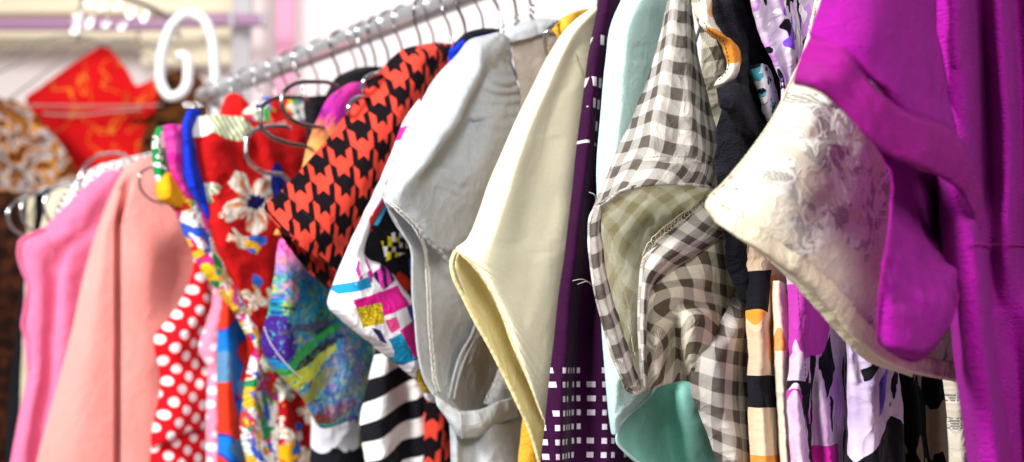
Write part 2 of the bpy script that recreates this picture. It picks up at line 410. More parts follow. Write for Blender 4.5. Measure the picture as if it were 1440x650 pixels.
# stamps of a print: place and size as they lie on the cloth
def shape(kind, g, b, px, py, w, h, deg=0, xy=None):
    u, v = g.uv(px, py); u2, _ = g.uv(px+w, py); _, v2 = g.uv(px, py+h)
    x, y = xy if xy else (None, None)
    return (b.rect if kind == 'r' else b.ell)(u, v, abs(u2-u), abs(v2-v), deg, x, y)
def poly(g, b, pts, xy=None):
    q = [g.uv(*p) for p in pts]; ar = sum(q[i-1][0]*q[i][1]-q[i][0]*q[i-1][1] for i in range(len(q)))
    if ar < 0: q = q[::-1]
    x, y = xy if xy else (b.u, b.v); m = None
    for i in range(len(q)):
        (x0, y0), (x1, y1) = q[i-1], q[i]; L = math.hypot(x1-x0, y1-y0)+1e-9
        h = ((y-y0)*((x1-x0)/L)-(x-x0)*((y1-y0)/L)).gt(0); m = h if m is None else m*h
    return m
M['hound'] = cloth('houndstooth_cotton', hound(.0268, 42, hx('DE4434'), hx('120A10')), crease=.25)
M['hound_dark'] = cloth('houndstooth_painted_shade', hound(.0268, 55, hx('B8301E'), hx('12080C')), crease=.25)  # inside of the sleeve, its shade painted in as darker coral and black
def plum(b):
    g = gPlum; base = b.mix(b.noise(b.vec(b.u*4, b.v*.2), 130, 2), hx('3A0A38'), hx('2A0628'))
    u0, v0 = g.uv(781, 521); _, v1 = g.uv(781, 541); rowh = abs(v1-v0)
    y = (v0-b.v)/rowh+.35; cell_y = y.frac()
    k = (b.u-u0); x = k/.0064+.3; wcol = .23+b.noise(b.vec(x.floor()*.37, 0), 5)*.04
    on = (x.frac()-.5).abs().lt(wcol*.95)*(cell_y-.35).abs().lt(.20)*y.gt(0)
    skip = b.noise(b.vec(x.floor()*3.1, y.floor()*2.7), 3, 0).gt(.36)
    m = on*skip
    _, t0 = g.uv(830, 45); _, t1 = g.uv(830, 205)
    y2 = (t0-b.v)/.0175; x2 = (b.u-u0)/.0075+.2
    m2 = (x2.frac()-.5).abs().lt(.27)*(y2.frac()-.5).abs().lt(.22+b.noise(b.vec(y2.floor()*1.7, 1), 4)*.0)*b.v.lt(t0)*b.v.gt(t1)*b.noise(b.vec(x2.floor()*5.3, y2.floor()*3.7), 2.3, 0).gt(.42)
    return b.mix(m.max(m2)*.9, base, hx('E4D6E4'))
M['plum'] = cloth('plum_knit', plum, crease=.25, wsc=2400, weave=.6)
def floral(b, scale=1):
    x, y = b.warp(.008, 45, 2); n = lambda o, sc: b.noise(b.vec(x+o, y*.8), sc*scale, 1, .5)
    col = b.mix(n(0, 30).gt(.60), hx('C01414'), hx('E89C18')); col = b.mix(n(2, 34).gt(.61), col, hx('2348B8')); col = b.mix(n(4, 38).gt(.61), col, hx('2E9A48')); col = b.mix(n(6, 40).gt(.62), col, hx('E85A4A'))
    col = b.mix(n(8, 44).gt(.62), col, hx('127A8A')); x, y = b.warp(.016, 60, 3); m, r, th, cc = b.flowers(x, y, .034/scale, .016/scale, 4, 1, depth=.8)
    vein = ((th*13+b.noise(b.vec(x, y), 220, 2)*5).sin()*.5+.5)
    pet = b.mix(vein.pow(2)*r.sm(.1, .5), hx('F0EEE6'), hx('9AB07A')); col = b.mix(m*cc[1].gt(.3), col, pet); return b.mix(m*r.lt(.22)*cc[1].gt(.3), col, hx('1A1E8C'))
M['floral'] = cloth('tropical_print', lambda b: floral(b, scale=1.1), crease=.4)
def floral_red(b):
    g = gFlor; x, y = b.warp(.007, 45, 2); xy = (x, y)
    col = b.mix(b.noise(b.uv, 22, 2).sm(.58, .6), hx('B01012'), hx('C21816'))
    leaf = shape('e', g, b, 313, 178, 78, 42, -8, xy); vn = ((x*900+y*500).sin()).gt(.2); col = b.mix(leaf, col, b.mix(vn, hx('E6E4D0'), hx('7E9650')))
    for (px, py, w, h, dg) in [(272, 178, 30, 42, 70)]: col = b.mix(shape('e', g, b, px, py, w, h, dg, xy), col, hx('ECEAE2'))
    # the big hibiscus
    cu, cv = g.uv(352, 287); fw = b.sep(b.noise(b.uv, 55, 2, col=True).s); dx = x-cu+(fw[0]-.5)*.014; dy = (y-cv)*1.15+(fw[1]-.5)*.014; r = (dx*dx+dy*dy).sqrt()/.0375; th = dy.atan2(dx)
    jag = b.noise(b.vec(x, y), 120, 3)*.5; m = r.lt(((th*2.5+.5).cos().abs()).pow(.7)*.75+.10+jag); vein = ((th*11+b.noise(b.vec(x, y), 160, 2)*4).sin()*.5+.5)
    pet = b.mix(vein.pow(1.6)*r.sm(.15, .45)*(1-r.sm(.7, 1.05)), hx('E2DCD4'), hx('CC7020')); pet = b.mix(((th*21).sin().gt(.8))*.4, pet, hx('8A7A6A')); col = b.mix(m, col, pet); col = b.mix(r.lt(.20+vein*.06), col, hx('16124E'))
    jx = (b.noise(b.uv, 90, 3)-.5)*.012; m2, r2, th2, c2 = b.flowers(x+.3+jx, y+.113-jx*1.5, .036, .015, 4, 1, depth=.8); out = r.gt(1.12)*b.v.lt(g.uv(330, 262)[1])
    col = b.mix(m2*out, col, b.mix(((th2*9).sin().gt(.5)), hx('E6E4DA'), b.mix(c2[2].gt(.5), hx('6E8A44'), hx('D89030'))))
    q = b.noise(b.vec(x*1.2, y), 26, 1).gt(.60)*out; col = b.mix(q, col, b.mix(b.noise(b.uv, 35, 1).gt(.5), hx('ECAE14'), hx('2A62C0')))
    blue = shape('e', g, b, 388, 262, 26, 66, 5, xy); col = b.mix(blue, col, hx('15227E'))
    return col
M['floral_red'] = cloth('red_hibiscus_print', floral_red, crease=.3)
def patches(b, x, y, base, layers):
    """a print made of separate motifs, one colour over another: (offset, scale, threshold, colour, stretch)"""
    col = base
    for i, (sc, th, c, st) in enumerate(layers):
        n = b.noise(b.vec(x*(1 if st >= 1 else 1/st)+i*3.7, y*(st if st >= 1 else 1)+i*1.9), sc, 1, .5); col = b.mix(n.gt(th), col, hx(c))
    return col
def strip(b):
    x, y = b.warp(.010, 40, 2); p, q = b.rot(-58, x, y)
    col = patches(b, p, q, hx('F0EEE8'), [(34, .54, 'F0B41E', 1.8), (30, .60, '2A52C8', 1.5), (36, .60, 'C8287E', 1.3), (44, .61, '1F8A4A', 1.4), (52, .63, 'D8201E', 1.2), (60, .62, 'EDE8F4', 2.2), (70, .66, '7A70C0', 2.5), (80, .66, 'D8C414', 1.5)])
    w = ((p*1500+b.noise(b.uv, 60, 2)*7).sin()).gt(.55)*b.noise(b.vec(x+9, y), 40, 1).gt(.5); return b.mix(w*.7, col, hx('4A6A40'))
M['strip'] = cloth('patchwork_flower_print', strip, crease=.5)
M['magenta'] = cloth('magenta_print', lambda b: b.mix(b.noise(b.uv, 60, 3).sm(.4, .7), hx('C91F86'), hx('E35AA8')), crease=.4)
M['blue'] = cloth('royal_blue_cotton', lambda b: b.mix(b.noise(b.uv, 35, 2).sm(.5, .6), hx('1234C4'), hx('0E22A0')), crease=.5)
M['green_leaf'] = cloth('green_leaf_print', lambda b: b.mix(b.noise(b.uv, 75, 2, .8).gt(.5), hx('EDF0EA'), hx('0F8A46')), crease=.4)
M['yellow'] = cloth('yellow_print', lambda b: b.mix(b.noise(b.uv, 30, 2).gt(.62), hx('EFA516'), hx('D8861A')), crease=.4)
M['red'] = cloth('red_cotton', lambda b: b.mix(b.noise(b.uv, 22, 1).gt(.66), hx('DE1C1C'), hx('F06A4A')), crease=.5)
def bluered(b):
    x, y = b.warp(.010, 30, 1); n = b.noise(b.vec(x*1.25, y*.75), 22, 0, .7)
    col = b.mix((n-.50).abs().lt(.012), b.mix(n.gt(.50), hx('1676D4'), hx('E2391F')), hx('2A2CA8')); n2 = b.noise(b.vec(x+4, y), 26, 0)
    return b.mix(n2.gt(.64), col, hx('5C8CB8'))
M['bluered'] = cloth('blue_red_print', bluered, crease=.3)
def galaxy(b):
    x, y = b.warp(.02, 30, 3); p, q = b.rot(-35, x, y); f = b.noise(b.vec(p*9, q*1.3), 60, 3, .8)-.5
    def k(o, sc, lo, hi): return (b.noise(b.vec(x+o, y), sc, 2, .3)+f*.35).sm(lo, hi)
    col = b.mix(k(0, 24, .42, .58), hx('0C5CA8'), hx('0E88C4')); col = b.mix(k(2, 26, .54, .62), col, hx('14306A')); col = b.mix(k(4, 28, .56, .62), col, hx('2E9A66')); col = b.mix(k(6, 30, .58, .63), col, hx('B8C832'))
    col = b.mix(k(8, 26, .58, .64), col, hx('6A2AA0')); col = b.mix(k(11, 34, .60, .66), col, hx('E04AA8')); col = b.mix(k(13, 46, .60, .66), col, hx('0A0C24'))
    br = b.noise(b.vec(p*14, q*2), 90, 3).sm(.56, .70); return b.mix(br*.35, col, hx('7CC4E4'))
def galaxy_low(b):
    g = gGal; col = galaxy(b); x, y = b.warp(.014, 45, 3); xy = (x, y)
    fe = b.noise(b.vec(x*3, y*.9), 150, 3)
    cu, cv = g.uv(452, 462); dx = x-cu; dy = y-cv; rr = (dx*dx+dy*dy).sqrt(); th = dy.atan2(dx)
    st = b.noise(b.vec(th*2.6, rr*14), 7, 4, .3, .65); ring = b.noise(b.vec(th*.8, rr*30), 3, 2, .5)
    ray_c = b.ramp(ring, [(.30, hx('0B3C8C')), (.42, hx('1590C8')), (.50, hx('12A088')), (.56, hx('B4C428')), (.62, hx('3A9A34')), (.70, hx('7A2CA8'))])
    col = b.mix(st.sm(.44, .56)*.85, col, ray_c); col = b.mix(st.sm(.62, .70)*.5, col, hx('7CC0E0')); col = b.mix((1-rr.sm(.004, .022))*.9, col, hx('0C1030'))
    tp = b.v.gt(g.uv(400, 368)[1]-0)*1; v = y; v1 = g.uv(400, 395)[1]; v2 = g.uv(400, 350)[1]
    pk = ((v+x*.0)+(fe-.5)*.03).sm(v1, v2); col = b.mix(pk, col, b.mix(fe.gt(.5), hx('E0409E'), hx('F07EC0')))
    col = b.mix(shape('e', g, b, 382, 476, 34, 66, 8, xy)*(fe.gt(.40)), col, hx('3C1878'))
    for (px, py, w, h, d, c) in [(420, 520, 110, 26, 34, 'C4CC28'), (400, 512, 90, 12, 30, '3CA030'), (432, 545, 90, 18, 40, '8C8A1E'), (440, 478, 90, 10, 28, '2E9A48'), (425, 462, 100, 9, 12, '4A4660'), (440, 495, 90, 12, 30, '28202E'), (452, 582, 90, 24, 20, '7A3418')]:
        col = b.mix(shape('e', g, b, px, py, w, h, d, xy)*fe.sm(.3, .5), col, hx(c))
    wf = (1-(((x-g.uv(478, 545)[0])*34).pow(2)+((y-g.uv(478, 545)[1])*24).pow(2)).sqrt()+(fe-.5)*2.4).sm(-.05, .25); sw = ((x*330+y*190+fe*16).sin()*.5+.5); col = b.mix(wf*.35, col, b.mix(sw.gt(.6), b.mix(fe.gt(.5), hx('8A4AC0'), hx('2E86CC')), hx('C8C8EA')))
    return col
M['galaxy'] = cloth('feather_print_satin', galaxy_low, rough=.55, crease=.35)
def galaxy_top(b):
    x, y = b.warp(.02, 30, 3); g = gGal; p, q = b.rot(62, x, y); f = b.noise(b.vec(p*1.2, q*9), 45, 3, .5)
    v1 = g.uv(450, 215)[1]; v2 = g.uv(450, 130)[1]
    s = (y+(f-.5)*.05).sm(v1, v2); return b.mix((f-.45).sm(0, .2)*.55, b.ramp(s, [(0, hx('E8A050')), (.3, hx('E06A4E')), (.55, hx('C22A92')), (.8, hx('B41E96')), (1, hx('D0308E'))]), b.mix(s.gt(.5), hx('F0A890'), hx('6A2AB4')))
M['galaxy_top'] = cloth('feather_print_shoulder', galaxy_top, rough=.6)
M['darkfloral'] = cloth('black_petal_print', lambda b: (lambda m, r, th, c: b.mix(m, b.mix(b.noise(b.uv, 40, 1).gt(.62), K, hx('9A3A2E')), b.mix(c[2].gt(.72), hx('DCDCE2'), b.mix(c[1].gt(.5), hx('1E6EB8'), hx('8A8428')))))(*b.flowers(*b.warp(.006, 50), .034, .019, 4, .9, depth=.3)), crease=.4)
def leop(b, x, y):
    n = b.voro(b.vec(x, y), 300, 'DISTANCE_TO_EDGE'); nn = b.voro(b.vec(x, y), 300)
    d = E(b, n.outputs['Distance']); return b.mix((d-.16).abs().lt(.09)*b.noise(b.uv, 500, 1).gt(.42), hx('E8C81E'), K)
def abstract(b):
    g = gAbs; x, y = b.warp(.003, 60, 2); xy = (x, y); col = b.mix(b.noise(b.uv, 10, 1), hx('F2EFF4'), hx('EAE6EE')); P = lambda *p: poly(g, b, list(p), xy)
    wav = ((x*500+b.noise(b.uv, 80, 2)*6).sin())
    col = b.mix(P((474, 424), (552, 402), (564, 430), (490, 456)), col, hx('D81C8C'))
    col = b.mix(P((472, 392), (502, 352), (512, 398), (480, 404))*wav.gt(.2), col, hx('C2329A'))
    col = b.mix(P((462, 402), (500, 392), (503, 406), (466, 416)), col, hx('1E8CC0'))
    col = b.mix(P((506, 388), (540, 366), (550, 395), (522, 410)), col, b.mix(wav.gt(-.1), hx('241050'), hx('E03AA8')))
    col = b.mix(P((478, 434), (514, 428), (520, 456), (490, 462)), col, leop(b, x, y))
    col = b.mix(P((526, 478), (562, 462), (584, 500), (552, 514)), col, hx('1888B4'))
    col = b.mix(P((542, 466), (578, 446), (598, 482), (566, 504)), col, hx('C81C80'))
    col = b.mix(P((556, 432), (600, 424), (602, 460), (572, 470)), col, hx('3A3A9C'))
    col = b.mix(P((572, 520), (600, 508), (608, 550), (584, 556)), col, leop(b, x, y))
    col = b.mix(P((520, 452), (536, 446), (544, 462), (530, 470)), col, hx('E8508E')); col = b.mix(P((500, 462), (514, 466), (526, 484), (514, 480)), col, hx('2A2A60'))
    col = b.mix(shape('e', g, b, 566, 192, 16, 32, -25, xy).max(P((512, 302), (534, 268), (538, 282), (520, 308))), col, hx('EC2A94'))
    col = b.mix(P((530, 262), (546, 232), (552, 240), (538, 270)), col, hx('EC4AA4'))
    return b.mix(P((506, 312), (528, 285), (540, 300), (512, 330)), col, hx('E2361E'))
M['abstract'] = cloth('patch_print_cotton', abstract, crease=.5)
def abstract_dark(b):
    g = gAbs; x, y = b.warp(.003, 60, 2); xy = (x, y)
    col = b.mix(poly(g, b, [(536, 400), (560, 382), (584, 400), (566, 418)], xy), K, hx('B02C1C'))
    px_, py_ = b.u/.0046, b.v/.0046; bit = b.noise(b.vec(px_.floor()*.73, py_.floor()*1.31), 2.1, 0).gt(.52)
    col = b.mix(shape('r', g, b, 550, 345, 38, 34, 20)*bit, col, b.mix(px_.floor().mod(2), hx('E8D81E'), hx('F0F0E8')))
    col = b.mix(poly(g, b, [(513, 315), (534, 288), (546, 290), (526, 318)], xy), col, hx('4AB0E8')); col = b.mix(poly(g, b, [(519, 303), (530, 287), (536, 289), (524, 306)], xy), col, W)
    col = b.mix(poly(g, b, [(505, 322), (513, 305), (520, 325), (508, 335)], xy), col, hx('D8321E'))
    col = b.mix(poly(g, b, [(572, 365), (590, 360), (592, 385), (576, 388)], xy), col, hx('2C7CC0'))
    col = b.mix(poly(g, b, [(566, 428), (592, 418), (592, 442), (572, 446)], xy), col, hx('E6CE1E'))
    return col
M['abstract_dark'] = cloth('patch_print_dark', abstract_dark, crease=.4)
def print_orange(b):
    g = gPrintC; x, y = b.warp(.004, 50, 2); xy = (x, y); col = b.mix(b.noise(b.uv, 40, 2), hx('E2CDB2'), hx('D2B896'))
    n = b.noise(b.vec(x*1.5, y*.5), 28, 1); col = b.mix(n.gt(.57), col, hx('E89A3A'))
    col = b.mix(poly(g, b, [(1050, 528), (1105, 528), (1105, 572), (1050, 575)], xy), col, K)
    col = b.mix(poly(g, b, [(1060, 440), (1112, 470), (1090, 452), (1055, 452)], xy), col, hx('B8641E')); col = b.mix(poly(g, b, [(1050, 380), (1082, 380), (1072, 440), (1050, 430)], xy), col, K)
    col = b.mix(poly(g, b, [(1084, 508), (1094, 507), (1093, 512), (1086, 512)], xy), col, K)
    col = b.mix((x*1.0+y*.2).frac().lt(-1), col, K)
    return b.mix(b.v.lt(g.uv(1080, 640)[1]), col, hx('D89040'))
M['p_orange'] = cloth('ochre_print', print_orange, crease=.35)
def print_pink(b):
    g = gPrintB; x, y = b.warp(.006, 45, 3); xy = (x, y); n = b.noise(b.vec(x, y*.5), 40, 2); col = b.mix(n.sm(.4, .65), hx('DCC6DE'), hx('CC92CC'))
    top = poly(g, b, [(1100, 400), (1175, 400), (1165, 496), (1118, 505)], xy); col = b.mix(top, col, hx('C23EB0'))
    col = b.mix(poly(g, b, [(1105, 545), (1132, 560), (1140, 610), (1122, 575)], xy), col, hx('C83CB4')); col = b.mix(poly(g, b, [(1138, 628), (1178, 622), (1180, 660), (1140, 660)], xy), col, hx('C8249C'))
    bl = b.noise(b.vec(x*1.5+8, y*.33), 46, 2, .9).gt(.60)*b.v.lt(g.uv(1140, 500)[1]); col = b.mix(bl, col, K)
    col = b.mix(poly(g, b, [(1150, 505), (1172, 470), (1176, 520), (1152, 560)], xy).max(poly(g, b, [(1108, 535), (1132, 538), (1128, 560), (1118, 556)], xy)), col, K)
    return col
M['p_pink'] = cloth('orchid_print', print_pink, crease=.35)
def print_violet(b):
    g = gPrintA; x, y = b.warp(.010, 40, 3); xy = (x, y); n = b.noise(b.vec(x*1.4, y*.6), 34, 3)
    col = b.mix(b.noise(b.uv, 30, 2).sm(.35, .65), hx('DFD0E4'), hx('B8A2CC')); wash = n.sm(.46, .60)
    st = poly(g, b, [(1226, 480), (1258, 494), (1244, 560), (1206, 600), (1194, 570), (1222, 540)], xy)
    col = b.mix(st, col, b.mix(wash, hx('8E6AD8'), hx('4A34B4'))); col = b.mix(poly(g, b, [(1205, 520), (1222, 500), (1226, 516), (1208, 536)], xy), col, K)
    col = b.mix(poly(g, b, [(1185, 665), (1215, 628), (1262, 585), (1290, 600), (1290, 690), (1190, 690)], xy), col, K)
    return b.mix(n.gt(.66), col, K)
M['p_violet'] = cloth('violet_print', print_violet, crease=.35)
def print_top(b):
    x, y = b.warp(.006, 50, 2); return patches(b, x, y, hx('C8B6D2'), [(40, .55, 'C08AD4', .6), (46, .57, '0C0C18', .5), (50, .62, 'F0ECF2', .5), (44, .64, '7A48CC', .7)])
M['p_top'] = cloth('lilac_black_print', print_top, crease=.4)
M['p_beigeblack'] = cloth('black_beige_print', lambda b: b.mix(b.noise(b.vec(b.u*1.7, b.v*.5), 26, 2, .5).gt(.58), K, hx('B89A86')), crease=.4)
M['speck'] = cloth('speckled_facing', lambda b: b.mix(b.noise(b.uv, 130, 2).gt(.56), hx('DADADC'), b.mix(b.noise(b.uv, 50, 1).gt(.5), K, hx('4AA8B8'))), crease=.4)
def tie_f(b):
    v1 = gPrintC.uv(1030, 62)[1]; v2 = gPrintC.uv(1030, 104)[1]; n = (b.noise(b.uv, 60, 2)-.5)*.02; o = (b.v+n).lt(v1)*(b.v+n).gt(v2)
    return b.mix(o, b.mix(b.noise(b.uv, 24, 1).gt(.6), hx('E9DCC8'), hx('D9A25E')), hx('D98A2E'))
M['tie'] = cloth('cream_ochre_tie', tie_f, crease=.3)
def redgold(b):
    x, y = b.warp(.02, 12, 2); n = b.noise(b.vec(x, y), 13, 2, .8); p = b.noise(b.vec(x+5, y), 26, 1)
    col = b.mix((n-.5).abs().lt(.008), hx('C40E12'), hx('C87A26')); m, r, th, c = b.flowers(x, y, .13, .035, 5, .9); return b.mix(m*r.lt(.18)*.6, col, hx('D8862C'))
M['redgold'] = cloth('red_gold_print', redgold, crease=.2)
M['brown'] = cloth('brown_leopard', lambda b: b.mix(b.noise(b.uv, 55, 3).gt(.52), hx('5A3010'), hx('1E0C06')), crease=.4)
def brownfloral(b):
    x, y = b.warp(.02, 20, 2); n = b.noise(b.vec(x, y), 27, 3, .8)
    col = b.ramp(n, [(0, hx('5A2C10')), (.42, hx('B8741E')), (.47, hx('A89E9C')), (.53, hx('6A5E60')), (.56, hx('6A3810')), (.62, hx('8A5420')), (.68, hx('A89E9A'))], True); return col
M['brownfloral'] = cloth('brown_white_floral', brownfloral, crease=.4)
M['darkbrown'] = cloth('dark_brown_suede', lambda b: b.mix(b.noise(b.uv, 40, 4).sm(.4, .7), hx('1C0B05'), hx('4A2412')), crease=.4)
sin, pi = np.sin, math.pi
def garment(name, g, px, py, label, cat, group=None):
    return thing(name, g.at(px, py, 0), label, cat, group)
GR = 'garments hanging on the silver rail'
# ================================================================== purple dress, nearest
T = garment('dress', gPurple, 1420, 200, 'bright purple jersey dress with wide folded sleeve band, nearest garment at the right', 'dress', GR)
g = gPurple
sheet('body', g, [[(1285, -60, -1), (1325, -60, .6), (1345, -60, 1.2), (1372, -60, -1.6), (1402, -60, 1.0), (1425, -60, -1.0), (1450, -60, 1.2), (1500, -60, 0), (1560, -60, -1)],
    [(1300, 100, -1), (1335, 100, .8), (1352, 100, 1.2), (1384, 100, -2.2), (1408, 100, 1.2), (1432, 100, -.6), (1458, 100, 1.2), (1510, 100, 0), (1570, 100, -1)],
    [(1320, 260, -1.5), (1345, 260, .8), (1362, 260, 1.0), (1388, 260, -2.5), (1415, 260, 1.3), (1438, 260, -.5), (1462, 260, 1.2), (1515, 260, 0), (1580, 260, -1)],
    [(1326, 340, -1.2), (1350, 340, 1.5), (1372, 340, 2.0), (1390, 340, -.8), (1415, 340, 1.3), (1442, 340, -1.0), (1468, 340, 1.2), (1520, 340, 0), (1585, 340, -1)],
    [(1338, 460, -1.0), (1358, 460, 1.6), (1382, 460, 2.2), (1398, 460, -.8), (1422, 460, -.6), (1446, 460, .6), (1472, 460, 1.2), (1525, 460, 0), (1590, 460, -1)],
    [(1362, 660, -1), (1385, 660, 1.6), (1408, 660, 2.2), (1425, 660, -.8), (1440, 660, -.8), (1455, 660, .6), (1480, 660, 1.2), (1535, 660, 0), (1600, 660, -1)],
    [(1390, 1250, -1), (1415, 1250, 1.6), (1440, 1250, 2.2), (1460, 1250, -.8), (1480, 1250, -.8), (1500, 1250, .6), (1530, 1250, 1.2), (1580, 1250, 0), (1650, 1250, -1)]],
    M['purple'], T, wr=(.5, .05), back=5, th=.0014)
sheet('sleeve', g, [[(1164, -50, 1.5), (1200, -50, 3.2), (1240, -50, 3.6), (1280, -50, 3.0), (1318, -50, .5)],
    [(1152, 5, 1.5), (1190, 5, 3.6), (1235, 5, 4.2), (1275, 5, 3.4), (1312, 5, .8)],
    [(1139, 46, 1.5), (1188, 62, 4.0), (1232, 75, 4.6), (1284, 80, 3.6), (1324, 80, .8)],
    [(1139, 47, 1.5), (1205, 88, 4.2), (1245, 118, 4.6), (1292, 130, 3.8), (1334, 130, .8)],
    [(1139, 48, 1.5), (1213, 98, 4.0), (1265, 147, 4.4), (1306, 166, 4.0), (1345, 190, 1.8)],
    [(1139, 50, 1.3), (1213, 101, 3.6), (1264, 152, 4.0), (1306, 170, 3.6), (1346, 194, 1.6)]], M['purple'], T, wr=(1.0, .05), th=.0014)
sheet('sleeve_band', g, [[(1139, 46, 1.0), (1190, 67, 3.3), (1213, 97, 3.5), (1230, 121, 3.7), (1266, 148, 3.8), (1303, 166, 3.6), (1342, 187, 3.0), (1364, 218, 3.0), (1376, 262, 2.0), (1379, 312, .6)],
    [(1136, 56, 1.9), (1186, 75, 4.5), (1209, 104, 4.8), (1227, 129, 5.1), (1264, 158, 5.2), (1302, 176, 4.9), (1340, 197, 4.1), (1362, 226, 3.4), (1375, 268, 2.2), (1379, 315, .6)],
    [(1126, 80, 1.8), (1170, 100, 4.2), (1200, 130, 4.7), (1222, 155, 5.0), (1262, 186, 5.2), (1300, 203, 5.0), (1336, 222, 4.3), (1358, 246, 3.4), (1372, 280, 2.2), (1378, 318, .7)],
    [(1117, 117, 1.2), (1147, 124, 3.6), (1180, 150, 4.4), (1212, 184, 4.8), (1250, 214, 5.0), (1290, 232, 4.9), (1326, 246, 4.2), (1350, 266, 3.2), (1368, 300, 2.0), (1377, 328, .7)],
    [(1119, 118, .6), (1150, 127, 2.8), (1184, 156, 3.4), (1216, 190, 3.8), (1252, 218, 4.0), (1290, 236, 3.9), (1325, 249, 3.3), (1348, 269, 2.5), (1366, 302, 1.4), (1375, 330, .3)]],
    M['purple_band'], T, wr=(.9, .04), th=.0012)
sheet('sleeve_inside', g, [[(1222, 192, 1.5), (1245, 205, 0), (1275, 222, -1), (1315, 238, -1.5), (1350, 250, -.5), (1378, 290, 0)],
    [(1250, 240, 1.2), (1262, 250, -1.0), (1290, 262, -3.0), (1320, 275, -4), (1350, 290, -3), (1379, 320, 0)],
    [(1254, 285, 1.4), (1266, 290, .2), (1290, 300, -1.8), (1315, 310, -4.0), (1345, 325, -3.4), (1378, 345, 0)],
    [(1250, 328, 2.0), (1262, 335, 1.6), (1288, 345, .6), (1315, 350, -1.6), (1345, 355, -2.2), (1370, 357, 0)],
    [(1242, 380, 2.4), (1256, 385, 2.4), (1285, 388, 1.8), (1310, 386, 1.4), (1335, 384, 1.2), (1352, 380, .6)],
    [(1235, 440, 2.2), (1250, 445, 2.8), (1282, 448, 3.0), (1310, 446, 2.8), (1332, 440, 2.2), (1344, 432, 1.0)],
    [(1235, 476, 1.6), (1248, 482, 2.6), (1275, 488, 3.0), (1300, 487, 2.8), (1320, 476, 2.0), (1330, 462, .9)],
    [(1250, 493, .6), (1262, 499, 1.0), (1277, 504, 1.4), (1290, 507, 1.4), (1300, 501, .9), (1309, 492, .3)]], M['purple'], T, wr=(1.3, .03), th=.0014)
cord('rolled_edge', g, [(1254, 285, 1.6), (1250, 328, 2.2), (1242, 380, 2.6), (1235, 440, 2.4), (1235, 476, 1.8), (1252, 494, .8), (1290, 507, 1.4), (1309, 492, .5), (1330, 462, 1.1), (1344, 432, 1.2), (1352, 380, .8), (1370, 352, .6)], .0009, M['purple_band'], T, 90)
seam('stitching', g, [(1139, 50, 1.8), (1190, 72, 4.2), (1213, 101, 4.4), (1230, 125, 4.6), (1266, 152, 4.7), (1303, 170, 4.4), (1342, 191, 3.7)], M['purple_band'], T, kind='run', pitch=.003, r=.0004)
seam('waist_seam', g, [(1352, 342, 1.9), (1372, 343, 2.3), (1392, 344, -.2), (1416, 344, 1.6), (1442, 345, -.7), (1470, 345, 1.5)], M['purple_band'], T, kind='run', pitch=.003, r=.0005)
# ================================================================== white lace top
T = garment('lace_top', gLace, 1250, 150, 'white lace top with cream binding round its sleeve opening, behind the purple dress', 'lace top', GR)
g = gLace
LB = [(995, 290), (1003, 306), (1020, 320), (1050, 340), (1090, 362), (1105, 372), (1150, 400), (1178, 424), (1200, 462), (1245, 500), (1300, 524), (1352, 534)]
sheet('sleeve', g, [[(1156, -60, 0), (1200, -60, 1.5), (1250, -60, 2.2), (1300, -60, 1.6), (1340, -60, 0)],
    [(1147, 0, 0), (1195, 0, 1.5), (1248, 0, 2.4), (1300, 0, 1.6), (1340, 0, 0)],
    [(1118, 100, 0), (1170, 100, 2.4), (1230, 100, 3.0), (1290, 100, 2.0), (1340, 100, .2)],
    [(1090, 160, 0), (1150, 165, 3.0), (1215, 170, 3.4), (1280, 175, 2.4), (1340, 180, .4)],
    [(1058, 208, 0), (1120, 222, 3.2), (1190, 235, 3.8), (1270, 245, 2.8), (1340, 255, .6)],
    [(1015, 260, 0), (1085, 278, 3.2), (1165, 300, 4.0), (1255, 320, 3.0), (1345, 345, .6)],
    [(998, 278, .4), (1065, 305, 3.0), (1150, 345, 3.9), (1245, 395, 3.0), (1348, 440, .6)],
    [(994, 288, .4), (1050, 328, 2.4), (1130, 375, 3.2), (1230, 455, 2.4), (1350, 505, .4)],
    [(997, 296, .2), (1047, 336, 2.0), (1120, 380, 2.8), (1225, 478, 2.0), (1351, 528, .2)]], M['lace'], T, wr=(.7, .04), th=.0012)
sheet('sleeve_binding', g, [[(996, 279, .7), (1040, 302, 2.6), (1090, 336, 3.5), (1140, 372, 3.7), (1188, 415, 3.4), (1225, 458, 3.0), (1270, 490, 2.2), (1352, 512, .8)],
    [(993, 290, .9), (1030, 318, 2.5), (1085, 352, 3.4), (1132, 388, 3.6), (1178, 428, 3.2), (1215, 473, 2.8), (1265, 505, 2.0), (1352, 526, .7)],
    [(999, 303, .4), (1022, 322, 1.8), (1078, 360, 2.7), (1126, 396, 3.0), (1170, 438, 2.8), (1204, 478, 2.3), (1255, 513, 1.6), (1352, 537, .4)],
    [(1001, 304, -.6), (1024, 323, .8), (1080, 361, 1.6), (1128, 397, 2.0), (1172, 438, 2.0), (1206, 478, 1.6), (1257, 513, 1.0), (1352, 536, 0)]], M['lace_trim'], T, wr=(.5, .02), th=.0010)
sheet('inner_binding', g, [[(1080, 350, 0), (1110, 362, .8), (1150, 392, 1.2), (1190, 425, 1.2), (1230, 470, 1.0), (1290, 505, .5)],
    [(1085, 366, .2), (1112, 386, 1.2), (1146, 418, 1.7), (1180, 454, 1.7), (1222, 496, 1.4), (1285, 524, .7)],
    [(1084, 368, -.3), (1110, 393, .6), (1142, 427, 1.1), (1172, 462, 1.1), (1216, 505, .9), (1283, 530, .3)]], M['lace_trim'], T, wr=(.5, .02), th=.0010)
